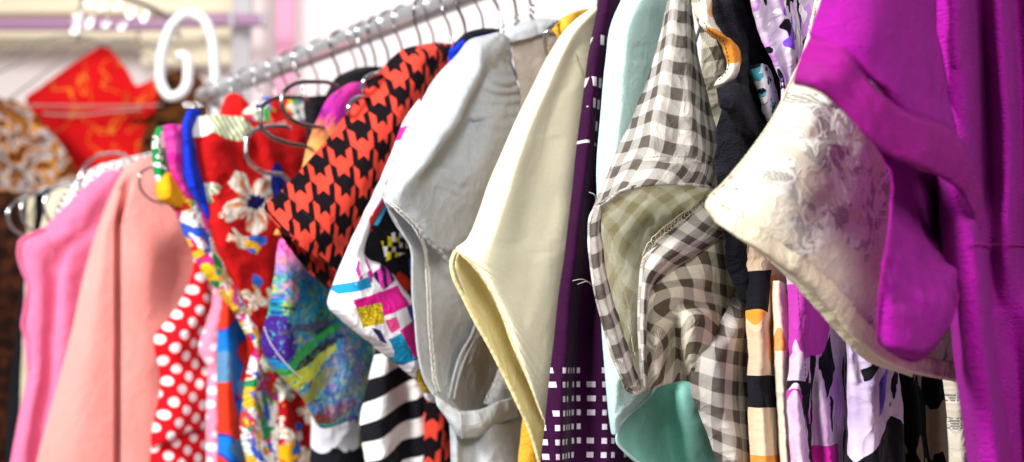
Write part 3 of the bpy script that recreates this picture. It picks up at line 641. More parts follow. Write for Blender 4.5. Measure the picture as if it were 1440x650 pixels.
cord('scalloped_edge', g, [(1156, -60, .1), (1147, 0, .1), (1135, 60, .1), (1118, 100, .1), (1090, 160, .1), (1058, 208, .1), (1015, 260, .2), (998, 277, .5), (993, 290, .8), (1002, 306, .5), (1026, 325, 1.6), (1078, 361, 2.6), (1126, 397, 2.9), (1170, 439, 2.7), (1204, 479, 2.2), (1255, 514, 1.5), (1352, 538, .3)], .0006, M['lace_trim'], T, 500, 6, wob=.15, wobn=131)
sheet('body', g, [[(1250, 20, -2), (1300, 20, -1.6), (1360, 20, -1.6), (1460, 20, -2)], [(1290, 400, -2), (1335, 400, -1.2), (1370, 400, -1.4), (1440, 400, -2)], [(1325, 530, -2), (1345, 530, -1), (1370, 530, -1.2), (1440, 530, -2)],
    [(1338, 700, -2), (1356, 700, -1), (1384, 700, -1.2), (1450, 700, -2)], [(1345, 1200, -2), (1370, 1200, -1), (1400, 1200, -1.2), (1460, 1200, -2)]], M['lace'], T, wr=(1, .04), back=3)
# ================================================================== printed and black garments between the lace and the gingham
def pleats(n, amp, ph=0): return lambda u, v: amp*sin(u*n*2*pi+ph+.8*sin(v*3+u*4))
T = garment('blouse', gPrintA, 1225, 480, 'white blouse with violet strokes and black patches, hanging under the lace sleeve', 'blouse', GR)
sheet('body', gPrintA, [[(1120, 120, -1), (1180, 120, 0), (1260, 120, 0), (1330, 120, -1)], [(1180, 380, -1), (1200, 380, 0), (1240, 380, .4), (1300, 380, -1)], [(1190, 480, -1), (1204, 480, .4), (1238, 480, .8), (1262, 480, -1)],
    [(1192, 580, -1), (1212, 580, 1), (1240, 580, .3), (1270, 580, -1)], [(1196, 700, -1), (1214, 700, 1), (1245, 700, .3), (1275, 700, -1)], [(1200, 1150, -1), (1230, 1150, 1), (1265, 1150, .3), (1310, 1150, -1)]], M['p_violet'], T, wr=(1.2, .04), back=2, fold=pleats(2.5, .35))
T = garment('skirt', gPrintB, 1300, 560, 'black skirt with faint beige flecks, low at the right under the lace top', 'skirt', GR)
sheet('body', gPrintB, [[(1205, 330, -3), (1290, 330, -2), (1400, 330, -3)], [(1240, 520, -3), (1300, 520, -2), (1400, 520, -3)], [(1250, 700, -3), (1310, 700, -2), (1400, 700, -3)], [(1250, 1150, -3), (1330, 1150, -2), (1420, 1150, -3)]],
    M['p_beigeblack'], T, wr=(1.5, .05), back=2, fold=pleats(4, .5))
T = garment('dress', gPrintB, 1150, 450, 'orchid pink and white dress with black strokes and dark stitching, left of the violet blouse', 'dress', GR)
sheet('body', gPrintB, [[(1075, 330, -1), (1110, 330, 0), (1160, 330, .5), (1230, 330, -1)], [(1108, 400, -.6), (1124, 400, .8), (1158, 400, .6), (1200, 400, -1.2)], [(1110, 480, -.6), (1128, 480, .8), (1152, 480, 0), (1190, 480, -1.2)],
    [(1108, 560, -.6), (1122, 560, .9), (1140, 560, -.2), (1158, 560, .9), (1192, 560, -1.2)], [(1116, 700, -.6), (1130, 700, .9), (1150, 700, -.4), (1172, 700, .9), (1198, 700, -1.2)], [(1110, 1150, -.6), (1135, 1150, .9), (1165, 1150, -.4), (1195, 1150, .9), (1230, 1150, -1.2)]],
    M['p_pink'], T, wr=(1.2, .035), back=2)
seam('stitching', gPrintB, [(1121, 402, 1.0), (1125, 450, 1.0), (1131, 500, .9), (1134, 545, .6)], M['thread_black'], T, kind='run', pitch=.0035, r=.0003)
T = garment('blouse', gPrintC, 1080, 500, 'cream and ochre printed blouse with a black block, beside the gingham shirt', 'blouse', GR)
sheet('body', gPrintC, [[(1030, 330, -1), (1070, 330, 0), (1100, 330, 0), (1150, 330, -2)], [(1050, 420, -1), (1068, 420, .4), (1086, 420, 0), (1140, 420, -2)], [(1052, 520, -1), (1070, 520, .6), (1092, 520, -.4), (1130, 520, -2)],
    [(1054, 600, -1), (1074, 600, .6), (1098, 600, -.4), (1130, 600, -2)], [(1056, 700, -1), (1078, 700, .6), (1102, 700, -.4), (1140, 700, -2)], [(1050, 1150, -1), (1080, 1150, .6), (1120, 1150, -.4), (1160, 1150, -2)]], M['p_orange'], T, wr=(1.2, .04), back=2)
sheet('facing', gPrintC, [[(1086, 395, .6), (1094, 395, 1.4), (1104, 400, 1.0)], [(1088, 460, .6), (1098, 460, 1.5), (1112, 455, 1.0)], [(1090, 520, .6), (1099, 520, 1.6), (1110, 520, 1.0)], [(1094, 580, .6), (1102, 580, 1.5), (1112, 580, .8)], [(1100, 700, .6), (1110, 700, 1.5), (1120, 700, .8)], [(1105, 1140, .6), (1118, 1140, 1.5), (1130, 1140, .8)]], M['tie'], T, wr=(.8, .03))
T = garment('top', gPrintB, 1100, 60, 'lilac, white and black patterned top, narrow strip beside the upper lace edge', 'top', GR)
sheet('body', gPrintB, [[(1040, -60, .5), (1075, -60, 1.4), (1110, -60, .5), (1180, -60, -1)], [(1052, 0, .5), (1085, 0, 1.6), (1115, 0, .6), (1180, 0, -1)], [(1075, 60, .3), (1100, 60, 1.4), (1122, 60, .6), (1170, 60, -1)],
    [(1098, 130, .2), (1108, 130, 1.0), (1122, 130, .4), (1160, 130, -1)], [(1095, 250, -.5), (1110, 250, .2), (1130, 250, 0), (1160, 250, -1)]], M['p_top'], T, wr=(1, .03), back=2, fold=pleats(3, .4))
T = garment('jacket', gPrintC, 1050, 60, 'black and navy fleecy jacket between the gingham shirt and the lilac top', 'jacket', GR)
sheet('body', gPrintC, [[(985, -60, .5), (1010, -60, 1.6), (1045, -60, .6), (1085, -60, 1.2), (1160, -60, -2)], [(995, 0, .5), (1020, 0, 1.8), (1052, 0, .4), (1080, 0, 1.4), (1150, 0, -2)],
    [(1010, 60, .5), (1030, 60, 1.8), (1062, 60, .4), (1085, 60, 1.4), (1140, 60, -2)], [(1025, 130, .3), (1042, 130, 1.6), (1070, 130, .4), (1092, 130, 1.2), (1130, 130, -2)],
    [(1010, 180, 0), (1040, 180, 1.2), (1065, 180, .4), (1090, 180, .8), (1130, 180, -2)], [(1015, 300, -1), (1040, 300, 0), (1065, 300, 0), (1090, 300, 0), (1130, 300, -2)], [(1040, 420, -2), (1060, 420, -1), (1080, 420, -1), (1100, 420, -1), (1180, 420, -3)],
    [(1110, 480, -3), (1130, 480, -2.4), (1160, 480, -2.4), (1190, 480, -2.4), (1290, 480, -3)], [(1115, 700, -3), (1140, 700, -2.4), (1165, 700, -2.4), (1200, 700, -2.4), (1290, 700, -3)], [(1115, 1150, -3), (1140, 1150, -2.4), (1165, 1150, -2.4), (1200, 1150, -2.4), (1290, 1150, -3)]],
    M['navy'], T, wr=(2.2, .03), back=2)
sheet('pocket_flap', gPrintC, [[(1008, 124, 2), (1030, 118, 2.6), (1052, 122, 2)], [(1012, 150, 2.2), (1034, 142, 3), (1058, 160, 2)], [(1022, 158, 2), (1042, 165, 2.6), (1066, 196, 1.5)], [(1040, 185, 1.6), (1052, 190, 1.8), (1064, 200, 1)]], M['navy'], T, wr=(1, .02))
sheet('speckled_facing', gPrintC, [[(1053, 94, 1.8), (1066, 90, 2.6), (1078, 92, 1.8)], [(1060, 115, 1.8), (1072, 115, 2.6), (1086, 112, 1.8)], [(1068, 140, 1.8), (1077, 140, 2.4), (1092, 138, 1.4)], [(1078, 170, 1), (1084, 168, 1.4), (1094, 160, 1)]], M['speck'], T, wr=(1, .02))
tie = sheet('tie', gPrintC, [[(986, -10, 1), (992, -10, 1.8), (1000, -10, 1.2)], [(984, 30, 2), (991, 30, 2.8), (1004, 28, 2)], [(998, 50, 2.2), (1010, 48, 3.2), (1026, 58, 2)], [(1012, 58, 2.2), (1026, 58, 3.2), (1042, 74, 1.8)], [(1020, 78, 2.2), (1032, 82, 3), (1043, 88, 1.8)],
    [(1022, 98, 2.0), (1030, 100, 2.6), (1040, 102, 1.6)], [(1008, 114, 1.6), (1016, 116, 2.4), (1030, 112, 1.6)], [(1004, 121, 1), (1010, 121, 1.4), (1018, 118, 1)]], M['tie'], T, wr=(.7, .02))
seam('stitching', gPrintC, [(988, 30, 3), (1000, 46, 3.2), (1016, 58, 3.4), (1022, 75, 3.3), (1024, 95, 3), (1010, 114, 2.6)], M['thread_black'], T, kind='run', pitch=.003, r=.0004)
# ================================================================== gingham shirt
T = garment('shirt', gGing, 985, 150, 'grey and white gingham shirt with wide open sleeve, between the mint and lace tops', 'shirt', GR)
g = gGing
sheet('sleeve', g, [[(950, -70, 0), (958, -70, .8), (968, -70, 1.0), (978, -70, .3)],
    [(939, 0, .3), (950, 0, 2), (962, 2, 2.0), (970, 2, .6)], [(926, 60, .3), (944, 60, 2.8), (964, 60, 3.0), (979, 60, .6)], [(911, 110, .3), (936, 112, 3.4), (966, 112, 3.8), (989, 110, .7)],
    [(892, 160, .4), (926, 164, 4), (968, 164, 4.4), (1000, 160, .8)], [(870, 208, .5), (914, 214, 4.4), (972, 214, 5), (1012, 208, .9)], [(846, 262, .5), (895, 246, 4.6), (970, 242, 5.4), (1018, 244, 1)],
    [(832, 298, .5), (880, 268, 4.8), (960, 260, 5.6), (1022, 268, 1)]], M['gingham'], T, uv='arc', anchor=(.45, 0), wr=(.9, .045), th=.0012)
sheet('sleeve_lining', g, [[(836, 290, .2), (872, 262, 2), (930, 250, 1), (985, 252, 1), (1030, 262, -.5)],
    [(835, 330, -1), (868, 320, -2), (905, 310, -3), (965, 300, -3), (1030, 290, -1)], [(838, 390, -1), (866, 385, -3), (895, 380, -3.5), (925, 370, -3), (980, 350, -2)],
    [(846, 440, -1), (870, 440, -2.6), (890, 440, -3), (910, 440, -2.6), (950, 430, -2)], [(860, 500, -.6), (876, 500, -2), (892, 500, -2.2), (904, 500, -2), (930, 490, -2)], [(878, 545, 0), (888, 549, -.5), (900, 551, -.5), (906, 548, -1), (930, 536, -1.6)]],
    M['gingham_in'], T, wr=(1.6, .04), uv='arc', anchor=(.4, .4))
sheet('sleeve_turnback', g, [[(833, 296, .6), (842, 288, 1.6), (847, 284, .1)], [(828, 335, 1), (839, 335, 1.6), (846, 330, .1)], [(831, 372, 1), (842, 372, 1.6), (850, 368, .1)], [(837, 412, 1), (849, 412, 1.6), (858, 408, .1)],
    [(848, 455, 1), (861, 455, 1.6), (871, 450, .1)], [(862, 500, 1), (875, 500, 1.6), (885, 496, .1)], [(880, 545, .8), (890, 545, 1.6), (900, 540, .2)]], M['gingham'], T, uv='arc', anchor=(0, 0), wr=(.9, .03))
seam('lining_seam', g, [(858, 325, .2), (866, 375, .1), (876, 415, 0), (888, 460, -.2), (896, 500, -.4)], M['beige'], T, pitch=.0022, amp=.0022, r=.0003)
sheet('underarm', g, [[(1006, 264, 1.2), (1022, 268, 1.8), (1040, 275, .6)], [(965, 300, 1.5), (990, 312, 3.2), (1020, 325, 2)], [(925, 336, 1.8), (948, 348, 4), (975, 360, 2.6)], [(906, 362, 1.8), (922, 372, 3.8), (944, 382, 1.8)],
    [(900, 400, 1.5), (908, 402, 3.0), (918, 404, 1.0)], [(898, 440, 1.4), (905, 442, 2.6), (912, 442, .8)], [(900, 500, 1.2), (905, 500, 2), (910, 500, .6)], [(903, 545, 1), (907, 547, 1.4), (911, 548, .6)]], M['gingham'], T, uv='arc', anchor=(.5, .3), wr=(.7, .04))
seam('overlock_seam', g, [(1003, 268, 2.0), (985, 285, 2.3), (955, 309, 2.6), (930, 328, 2.9), (914, 345, 2.6), (905, 368, 2.2)], M['beige'], T, pitch=.0022, amp=.0024, r=.00022, w=.3)
sheet('body', g, [[(958, -60, -4), (985, -60, -3.4), (1010, -60, -4)], [(972, 0, -4), (1000, 0, -3), (1030, 0, -4)], [(985, 60, -4), (1020, 60, -3), (1060, 60, -4)], [(985, 180, -5), (1025, 180, -4), (1070, 180, -4.5)], [(985, 280, -4), (1025, 280, -3), (1060, 280, -4)],
    [(935, 355, .5), (1000, 345, 2.4), (1056, 340, .2)], [(915, 385, .6), (985, 390, 2.8), (1056, 390, .4)], [(902, 425, .6), (930, 418, 2.2), (975, 425, 3.0), (1055, 430, .6)],
    [(901, 470, .6), (925, 462, 2.4), (948, 452, 2.2), (972, 450, 4.0), (1054, 468, 1.2)], [(903, 515, .4), (925, 505, 2), (950, 490, .6), (972, 500, 3.4), (1056, 505, 2.0)], [(905, 550, .2), (930, 544, 1.6), (958, 535, .4), (980, 540, 2.6), (1058, 545, 2.2)]],
    M['gingham_shade'], T, wr=(1.3, .045), uv='arc', anchor=(1, .4))
sheet('body_front', g, [[(1040, 400, 1.5), (1050, 408, 2.0), (1056, 415, 1.0)], [(1012, 455, 3.2), (1036, 462, 4.2), (1056, 462, 1.8)], [(974, 506, 3.0), (1015, 512, 4.8), (1057, 512, 2.2)], [(972, 545, 2.4), (1015, 548, 4.8), (1058, 548, 2.4)],
    [(988, 590, 2.2), (1024, 592, 4.4), (1060, 592, 2.2)], [(1008, 645, 2.0), (1036, 645, 3.8), (1063, 645, 2)], [(1026, 720, 1.6), (1046, 720, 3), (1068, 720, 1.6)], [(1046, 1100, 1), (1062, 1100, 2), (1080, 1100, 1)]], M['gingham'], T, uv='arc', anchor=(1, .1), wr=(.9, .045), back=2)
seam('hem_stitch', g, [(858, 240, 1.6), (890, 226, 4.1), (930, 220, 4.9), (970, 222, 5.1), (1000, 226, 3.4)], M['grey_in'], T, kind='run', pitch=.003, r=.00028, w=.12)
cord('sleeve_hem', g, [(880, 545, .9), (862, 500, 1.1), (848, 455, 1.1), (837, 412, 1.1), (831, 372, 1.1), (828, 335, 1.1), (833, 298, .9), (850, 282, 2.2), (880, 266, 4.9), (920, 259, 5.4), (960, 259, 5.7), (1022, 267, 1.1)], .0010, M['gingham'], T, 120)
cord('rolled_edge', g, [(930, 345, 2.6), (908, 362, 2.2), (901, 400, 2.0), (899, 440, 1.8), (901, 500, 1.6), (904, 546, 1.2), (895, 553, 1.2), (880, 546, 1)], .0016, M['gingham'], T, 80)
# ================================================================== mint top
T = garment('top', gMint, 880, 120, 'pale mint top with drooping hem, between the plum dress and gingham shirt', 'top', GR)
g = gMint
sheet('body', g, [[(890, -60, 0), (915, -60, 1), (950, -60, 0), (985, -60, -1)], [(877, -8, 0), (900, -4, 1.6), (935, 0, 0), (975, 0, -1)], [(861, 30, 0), (885, 30, 1.8), (925, 30, -.4), (970, 30, -1)], [(853, 80, 0), (878, 80, 1.9), (915, 80, -.6), (970, 80, -1)],
    [(845, 160, 0), (870, 160, 1.8), (910, 160, .2), (970, 160, -1)], [(840, 250, 0), (866, 250, 1.6), (905, 250, 0), (960, 250, -1)], [(840, 340, 0), (866, 340, 1.4), (900, 340, 0), (950, 340, -1)], [(845, 440, 0), (868, 440, 1.4), (900, 440, 0), (950, 440, -1)],
    [(851, 520, .3), (870, 520, 1.6), (895, 520, 1.2), (935, 520, .2)], [(854, 555, .4), (868, 558, 1.6), (890, 560, 1.6), (918, 552, .6)], [(857, 590, .4), (862, 592, 1.2), (868, 592, 1.4), (878, 590, .8)], [(860, 610, .2), (863, 612, .6), (866, 612, .8), (869, 610, .4)]], M['mint'], T, wr=(.35, .08), back=0, th=.0012)
sheet('body_inside', g, [[(870, 520, -1), (920, 530, -1.5), (960, 530, -2), (1050, 530, -2)], [(866, 580, -.3), (905, 575, -1), (935, 560, -3), (965, 560, -1), (1050, 560, -2)], [(866, 618, 0), (900, 610, -1.4), (935, 605, -3.4), (968, 605, -1), (1050, 605, -2)], [(884, 642, 0), (910, 645, -1.4), (940, 645, -3.6), (975, 645, -1), (1050, 645, -2)],
    [(915, 665, 0), (930, 670, -1.4), (950, 670, -3.6), (985, 670, -1), (1050, 670, -2)], [(950, 900, 0), (960, 900, -1), (975, 900, -3), (1000, 900, -1), (1060, 900, -2)]], M['mint_in'], T, wr=(1.6, .05))
cord('hem', g, [(925, 540, 1.0), (915, 556, 1.0), (895, 573, 1.2), (878, 590, 1.2), (868, 603, 1.0), (867, 618, .8), (880, 636, .6), (900, 652, .4), (925, 672, .2)], .0011, M['mint'], T, 60)
# ================================================================== plum dress
T = garment('dress', gPlum, 840, 200, 'dark plum knit dress with small white squares, between the cream and mint tops', 'dress', GR)
g = gPlum
sheet('body', g, [[(848, -70, 0), (862, -70, 1.2), (885, -70, .3), (940, -70, -1)], [(842, -4, 0), (858, -4, 1.6), (880, -4, .4), (940, 0, -1)], [(836, 35, 0), (850, 35, 1.5), (875, 35, .4), (930, 35, -1)], [(823, 115, 0), (838, 115, 1.3), (860, 115, 0), (930, 115, -1)],
    [(811, 210, 0), (826, 210, 1.1), (838, 210, -.2), (860, 210, .6), (930, 210, -1)], [(799, 325, 0), (812, 325, 1.0), (826, 325, -.4), (850, 325, .8), (930, 325, -1)], [(786, 420, 0), (802, 420, 1.0), (816, 420, -.5), (850, 420, 1), (930, 420, -1)], [(774, 525, 0), (794, 525, 1), (806, 525, -.5), (850, 525, 1.2), (930, 525, -1)],
    [(760, 660, 0), (786, 660, 1), (802, 660, -.5), (860, 660, 1.4), (940, 660, -1)], [(725, 1200, 0), (760, 1200, 1), (790, 1200, -.5), (870, 1200, 1.4), (960, 1200, -1)]], M['plum'], T, wr=(.6, .07), back=2.5)
for pts in [[(805, 395, 1.2), (820, 393, 1.6), (833, 402, 1.4), (842, 412, 1.2)], [(812, 400, 1.0), (826, 396, 1.8), (838, 404, 1.2)], [(828, 270, 1), (836, 274, 1.6), (838, 284, 1.2)]]:
    cord('loose_thread', g, pts, .00022, M['thread_white'], T, 20, 4)
# ================================================================== cream top
T = garment('blouse', gCream, 790, 150, 'smooth cream blouse with gathered armhole, between the grey blouse and the plum dress', 'blouse', GR)
g = gCream
sheet('body', g, [[(836, 10, -.5), (842, 9, 0), (850, 8, 0), (870, 8, -1), (900, 8, -2)], [(820, 20, -.2), (830, 20, 1.0), (842, 20, .6), (870, 20, -1), (900, 20, -2)], [(796, 41, 0), (808, 42, 1.6), (824, 42, 1.0), (860, 42, 0), (900, 42, -2)], [(776, 70, 0), (792, 70, 2), (812, 70, .6), (840, 70, .6), (900, 70, -2)],
    [(745, 130, 0), (765, 130, 2.2), (790, 130, .8), (820, 130, 1), (900, 130, -2)], [(726, 168, 0), (748, 168, 2.3), (776, 168, .9), (812, 168, 1), (890, 168, -2)], [(703, 221, 0), (728, 221, 2.3), (762, 221, .8), (806, 221, 1.2), (880, 221, -2)],
    [(685, 264, 0), (714, 264, 2.2), (752, 264, .8), (800, 264, 1.2), (870, 264, -2)], [(673, 300, 0), (702, 300, 2.2), (744, 300, .8), (796, 300, 1.3), (860, 300, -2)], [(657, 336, .2), (690, 334, 2.4), (738, 334, 1.0), (792, 334, 1.3), (860, 334, -2)],
    [(641, 350, .4), (678, 362, 2.5), (730, 372, 1.6), (788, 372, 1.2), (850, 372, -2)], [(655, 362, .6), (688, 392, 2.2), (730, 420, 1.6), (784, 430, 1.2), (850, 430, -2)], [(690, 410, .6), (715, 450, 1.8), (745, 480, 1.4), (782, 490, 1.0), (850, 490, -2)],
    [(716, 470, .5), (735, 510, 1.5), (755, 535, 1.2), (776, 545, .8), (850, 545, -2)], [(742, 530, .4), (752, 555, 1.2), (762, 572, 1), (774, 580, .6), (850, 580, -2)], [(764, 586, .2), (768, 600, .6), (772, 610, .6), (780, 620, .2), (850, 620, -2)], [(770, 700, -.5), (775, 700, 0), (782, 700, 0), (800, 700, -.5), (850, 700, -2)]],
    M['cream'], T, wr=(.55, .09), th=.0011, fold=lambda u, v: np.clip((v-.47)*8, 0, 1)*np.exp(-u/.20)*.16*(sin(2*pi*(46*v-u*5+.6*sin(v*31)))+.5*sin(2*pi*(79*v-u*7+.5*sin(v*17)))))
sheet('armhole_inside', g, [[(645, 352, -.4), (652, 356, -.6), (662, 362, -.8), (675, 372, -.8)], [(640, 375, -.4), (655, 385, -1.4), (672, 395, -1.8), (690, 405, -1)], [(654, 415, -.4), (670, 425, -1.6), (690, 430, -2), (712, 445, -1)], [(670, 453, -.4), (688, 460, -1.6), (708, 465, -2), (725, 478, -1)],
    [(690, 490, -.4), (706, 498, -1.5), (722, 505, -1.8), (740, 520, -1)], [(712, 532, -.3), (726, 540, -1.2), (742, 545, -1.5), (755, 555, -1)], [(728, 565, -.2), (740, 572, -1), (752, 576, -1.2), (768, 585, -1)], [(744, 602, -.2), (752, 606, -.8), (762, 608, -1), (775, 610, -1)],
    [(758, 650, -.2), (764, 650, -.6), (770, 650, -.8), (785, 650, -1)], [(766, 720, -.2), (772, 720, -.6), (776, 720, -.8), (790, 720, -1)], [(770, 1100, -.2), (776, 1100, -.6), (780, 1100, -.8), (800, 1100, -1)]], M['cream_in'], T, wr=(.8, .03), back=2)
cord('armhole_binding', g, [(760, 655, 0), (744, 603, .1), (727, 565, .2), (711, 532, .2), (689, 488, .2), (668, 451, .2), (651, 417, .3), (638, 390, .4), (635, 368, .5), (642, 353, .6), (655, 362, 1.0), (676, 386, 1.2), (692, 410, 1.2), (705, 436, 1.1), (718, 474, 1.0), (743, 532, .8), (765, 588, .5)], .0017, M['cream_in'], T, 700, 8, wob=.05, wobn=63)
cord('collar_seam', g, [(812, 72, 1.1), (818, 90, 1.3), (824, 112, 1.4), (828, 130, 1.2)], .0006, M['cream'], T, 20)
# ================================================================== mustard knit
T = garment('cardigan', gMust, 770, 600, 'mustard yellow knitted cardigan showing above and below the cream blouse', 'cardigan', GR)
sheet('body', gMust, [[(780, 34, -.4), (795, 24, 1), (818, 14, .6), (845, 12, -1)], [(778, 42, 0), (795, 38, 1.5), (815, 36, .8), (845, 36, -1)], [(785, 52, .2), (796, 50, 1.2), (815, 50, .5), (845, 50, -1)], [(800, 130, -1), (812, 130, 0), (825, 130, 0), (850, 130, -1)],
    [(790, 400, -1), (800, 400, 0), (820, 400, 0), (850, 400, -1)], [(738, 580, -.5), (755, 580, .6), (780, 580, .3), (830, 580, -1)], [(732, 620, -.4), (750, 620, .6), (775, 620, .3), (820, 620, -1)], [(729, 700, -.4), (750, 700, .6), (775, 700, .3), (820, 700, -1)], [(725, 1150, -.4), (750, 1150, .6), (780, 1150, .3), (830, 1150, -1)]],
    M['mustard'], T, wr=(.8, .04), back=1.2, th=.002)
# ================================================================== grey blouse
T = garment('blouse', gGrey, 700, 150, 'pale grey blouse with gathered puff sleeve and an open armhole, left of the cream one', 'blouse', GR)
g = gGrey
sheet('sleeve', g, [[(700, 46, .5), (706, 48, .8), (712, 52, .6), (717, 58, 0)], [(684, 50, .3), (697, 60, 1.8), (708, 66, .9), (718, 76, -.2)], [(661, 56, .2), (684, 74, 2.6), (703, 80, .8), (718, 88, -1.0)], [(642, 78, .2), (676, 98, 3.0), (684, 106, .6), (708, 112, .8), (726, 110, -.6)],
    [(611, 112, .2), (657, 140, 3.4), (667, 142, .3), (702, 140, .6), (733, 138, -.6)], [(588, 150, .2), (640, 176, 3.7), (651, 178, .2), (694, 178, 1.2), (733, 176, -.4)], [(569, 186, .2), (618, 206, 3.7), (629, 208, .2), (684, 212, 1.2), (720, 214, -.4)],
    [(554, 222, .3), (598, 236, 3.5), (610, 238, .5), (668, 248, 1.2), (704, 250, -.4)], [(544, 256, .3), (574, 262, 3.0), (602, 268, 1.6), (650, 284, .9), (690, 286, -.4)], [(539, 276, .4), (560, 282, 2.4), (588, 300, 2.0), (635, 322, .8), (672, 324, -.4)],
    [(541, 284, .4), (556, 290, 2.0), (586, 318, 2.2), (620, 350, 1.2), (652, 356, -.4)]], M['grey'], T, wr=(1.1, .05), th=.0011,
    fold=lambda u, v: np.exp(-(1-u)/.30)*np.exp(-((v-.24)/.18)**2)*.42*sin(2*pi*(17*v+.6*sin(u*5)+u*1.2))+np.exp(-(1-v)/.06)*.10*sin(2*pi*(13*u+.5*sin(u*9))))
sheet('sleeve_inside', g, [[(541, 280, -.6), (570, 290, -1), (600, 310, -1.5), (645, 330, -1.5)], [(550, 306, -.4), (575, 315, -1.2), (605, 335, -1.6), (645, 350, -1.6)], [(566, 332, -.4), (588, 338, -1.4), (612, 352, -1.8), (650, 362, -1.8)], [(578, 352, -.4), (598, 362, -1.4), (620, 375, -1.8), (655, 385, -1.8)],
    [(580, 400, -.4), (602, 405, -1.4), (630, 410, -2), (665, 415, -1.8)], [(584, 450, -.4), (605, 455, -1.4), (640, 455, -2), (685, 455, -1.8)], [(591, 510, -.4), (612, 512, -1.3), (655, 510, -2), (705, 500, -1.8)], [(605, 545, -.2), (628, 550, -1), (665, 550, -2), (722, 540, -1.8)], [(640, 580, 0), (655, 585, -1), (680, 585, -2), (735, 580, -1.8)]],
    M['grey'], T, wr=(.9, .05), uv='plane')
cord('sleeve_hem', g, [(539, 276, .5), (543, 286, .6), (553, 303, .4), (566, 327, .3), (577, 346, .3), (580, 365, .3), (580, 404, .2), (584, 450, .2), (589, 500, .2), (598, 535, .2), (614, 560, .3), (635, 580, .5)], .0011, M['grey'], T, 120)
seam('overlock_seam', g, [(543, 280, 1.4), (556, 292, 2.2), (572, 306, 2.4), (588, 326, 2.4), (598, 352, 1.2), (601, 381, -.7), (603, 420, -.8), (604, 450, -.8), (608, 500, -.8), (613, 540, -.5), (617, 552, -.3)], M['thread_white'], T, pitch=.003, amp=.0017, r=.00035, w=.3)
cord('gathered_hem', g, [(562, 296, 2.2), (580, 310, 2.4), (594, 326, 2.4), (604, 342, 1.8), (618, 352, 1.4), (632, 368, .6), (650, 372, -.2)], .0013, M['grey'], T, 90, 8, wob=.3, wobn=12)
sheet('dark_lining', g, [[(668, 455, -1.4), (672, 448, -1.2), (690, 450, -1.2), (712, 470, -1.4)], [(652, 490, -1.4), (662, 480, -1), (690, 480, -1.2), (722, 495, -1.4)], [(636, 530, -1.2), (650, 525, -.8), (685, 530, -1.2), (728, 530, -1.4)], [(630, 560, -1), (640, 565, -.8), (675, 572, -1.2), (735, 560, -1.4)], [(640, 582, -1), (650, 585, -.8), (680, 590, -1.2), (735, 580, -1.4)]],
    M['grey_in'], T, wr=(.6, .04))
for pts in [[(670, 450, -1.2), (664, 470, -1), (648, 498, -.8), (638, 530, -.6), (631, 562, -.6)], [(674, 458, -1.2), (668, 476, -1), (656, 500, -.8), (645, 530, -.6), (638, 562, -.6)]]:
    cord('lining_fold', g, pts, .0011, M['grey'], T, 30)
seam('lining_seam', g, [(706, 520, -1), (698, 540, -.9), (688, 560, -.7), (684, 570, -.6)], M['thread_white'], T, pitch=.0022, amp=.0028, r=.0003, w=.3)
sheet('lining_strip', g, [[(705, 505, -1.3), (720, 510, -1), (735, 515, -1.3)], [(694, 540, -1.2), (712, 545, -.8), (735, 548, -1.2)], [(683, 568, -1), (705, 572, -.7), (735, 575, -1)]], M['grey'], T, wr=(.5, .03))
sheet('waist_binding', g, [[(612, 556, .4), (630, 568, .9), (648, 578, 1.2), (675, 576, 1.2), (700, 565, 1), (728, 558, .4)], [(616, 572, .6), (633, 590, 1.2), (650, 603, 1.8), (672, 602, 1.8), (695, 590, 1.4), (728, 576, .5)], [(628, 588, .2), (638, 604, .9), (650, 617, 1.3), (668, 616, 1.3), (690, 600, 1), (728, 586, .1)]], M['grey'], T, wr=(.8, .02))
cord('binding_edge', g, [(646, 580, 1.5), (648, 592, 1.9), (650, 617, 1.5)], .0008, M['grey'], T, 20)
seam('binding_stitch', g, [(628, 574, 1.1), (646, 590, 1.5), (655, 597, 1.7), (674, 594, 1.7)], M['thread_white'], T, kind='run', pitch=.003, r=.00028)
sheet('body', g, [[(632, 585, -.4), (640, 590, .6), (650, 600, 0), (690, 598, .6), (760, 590, 0)], [(633, 610, -.4), (641, 610, .6), (649, 612, -.4), (690, 612, .8), (760, 610, 0)], [(634, 660, -.4), (642, 660, .6), (650, 660, -.4), (690, 660, 1), (760, 660, 0)], [(636, 1150, -.4), (646, 1150, .6), (660, 1150, -.4), (700, 1150, 1), (770, 1150, 0)]], M['grey'], T, wr=(.7, .05), back=3)
sheet('shoulder_yoke', g, [[(703, 49, -.4), (740, 30, 0), (768, 27, 0), (800, 30, -.4)], [(708, 54, .4), (742, 42, .9), (770, 36, .9), (802, 40, 0)], [(717, 60, .5), (745, 54, 1), (772, 46, 1), (805, 52, 0)]], M['grey'], T, wr=(.5, .03))
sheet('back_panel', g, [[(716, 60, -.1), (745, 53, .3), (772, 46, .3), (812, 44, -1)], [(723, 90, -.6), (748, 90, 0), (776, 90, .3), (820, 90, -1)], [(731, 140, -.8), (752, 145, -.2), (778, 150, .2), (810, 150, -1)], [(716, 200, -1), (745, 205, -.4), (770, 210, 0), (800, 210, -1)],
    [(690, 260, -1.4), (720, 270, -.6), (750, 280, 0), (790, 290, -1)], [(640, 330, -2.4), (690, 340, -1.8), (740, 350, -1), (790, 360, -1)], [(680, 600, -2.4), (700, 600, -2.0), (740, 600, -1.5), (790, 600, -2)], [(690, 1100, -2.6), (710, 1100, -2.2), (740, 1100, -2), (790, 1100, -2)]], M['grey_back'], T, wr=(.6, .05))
seam('armhole_stitch', g, [(713, 56, 1.0), (740, 57, 1.1), (772, 47, 1.2)], M['thread_black'], T, kind='run', pitch=.0035, r=.00025)
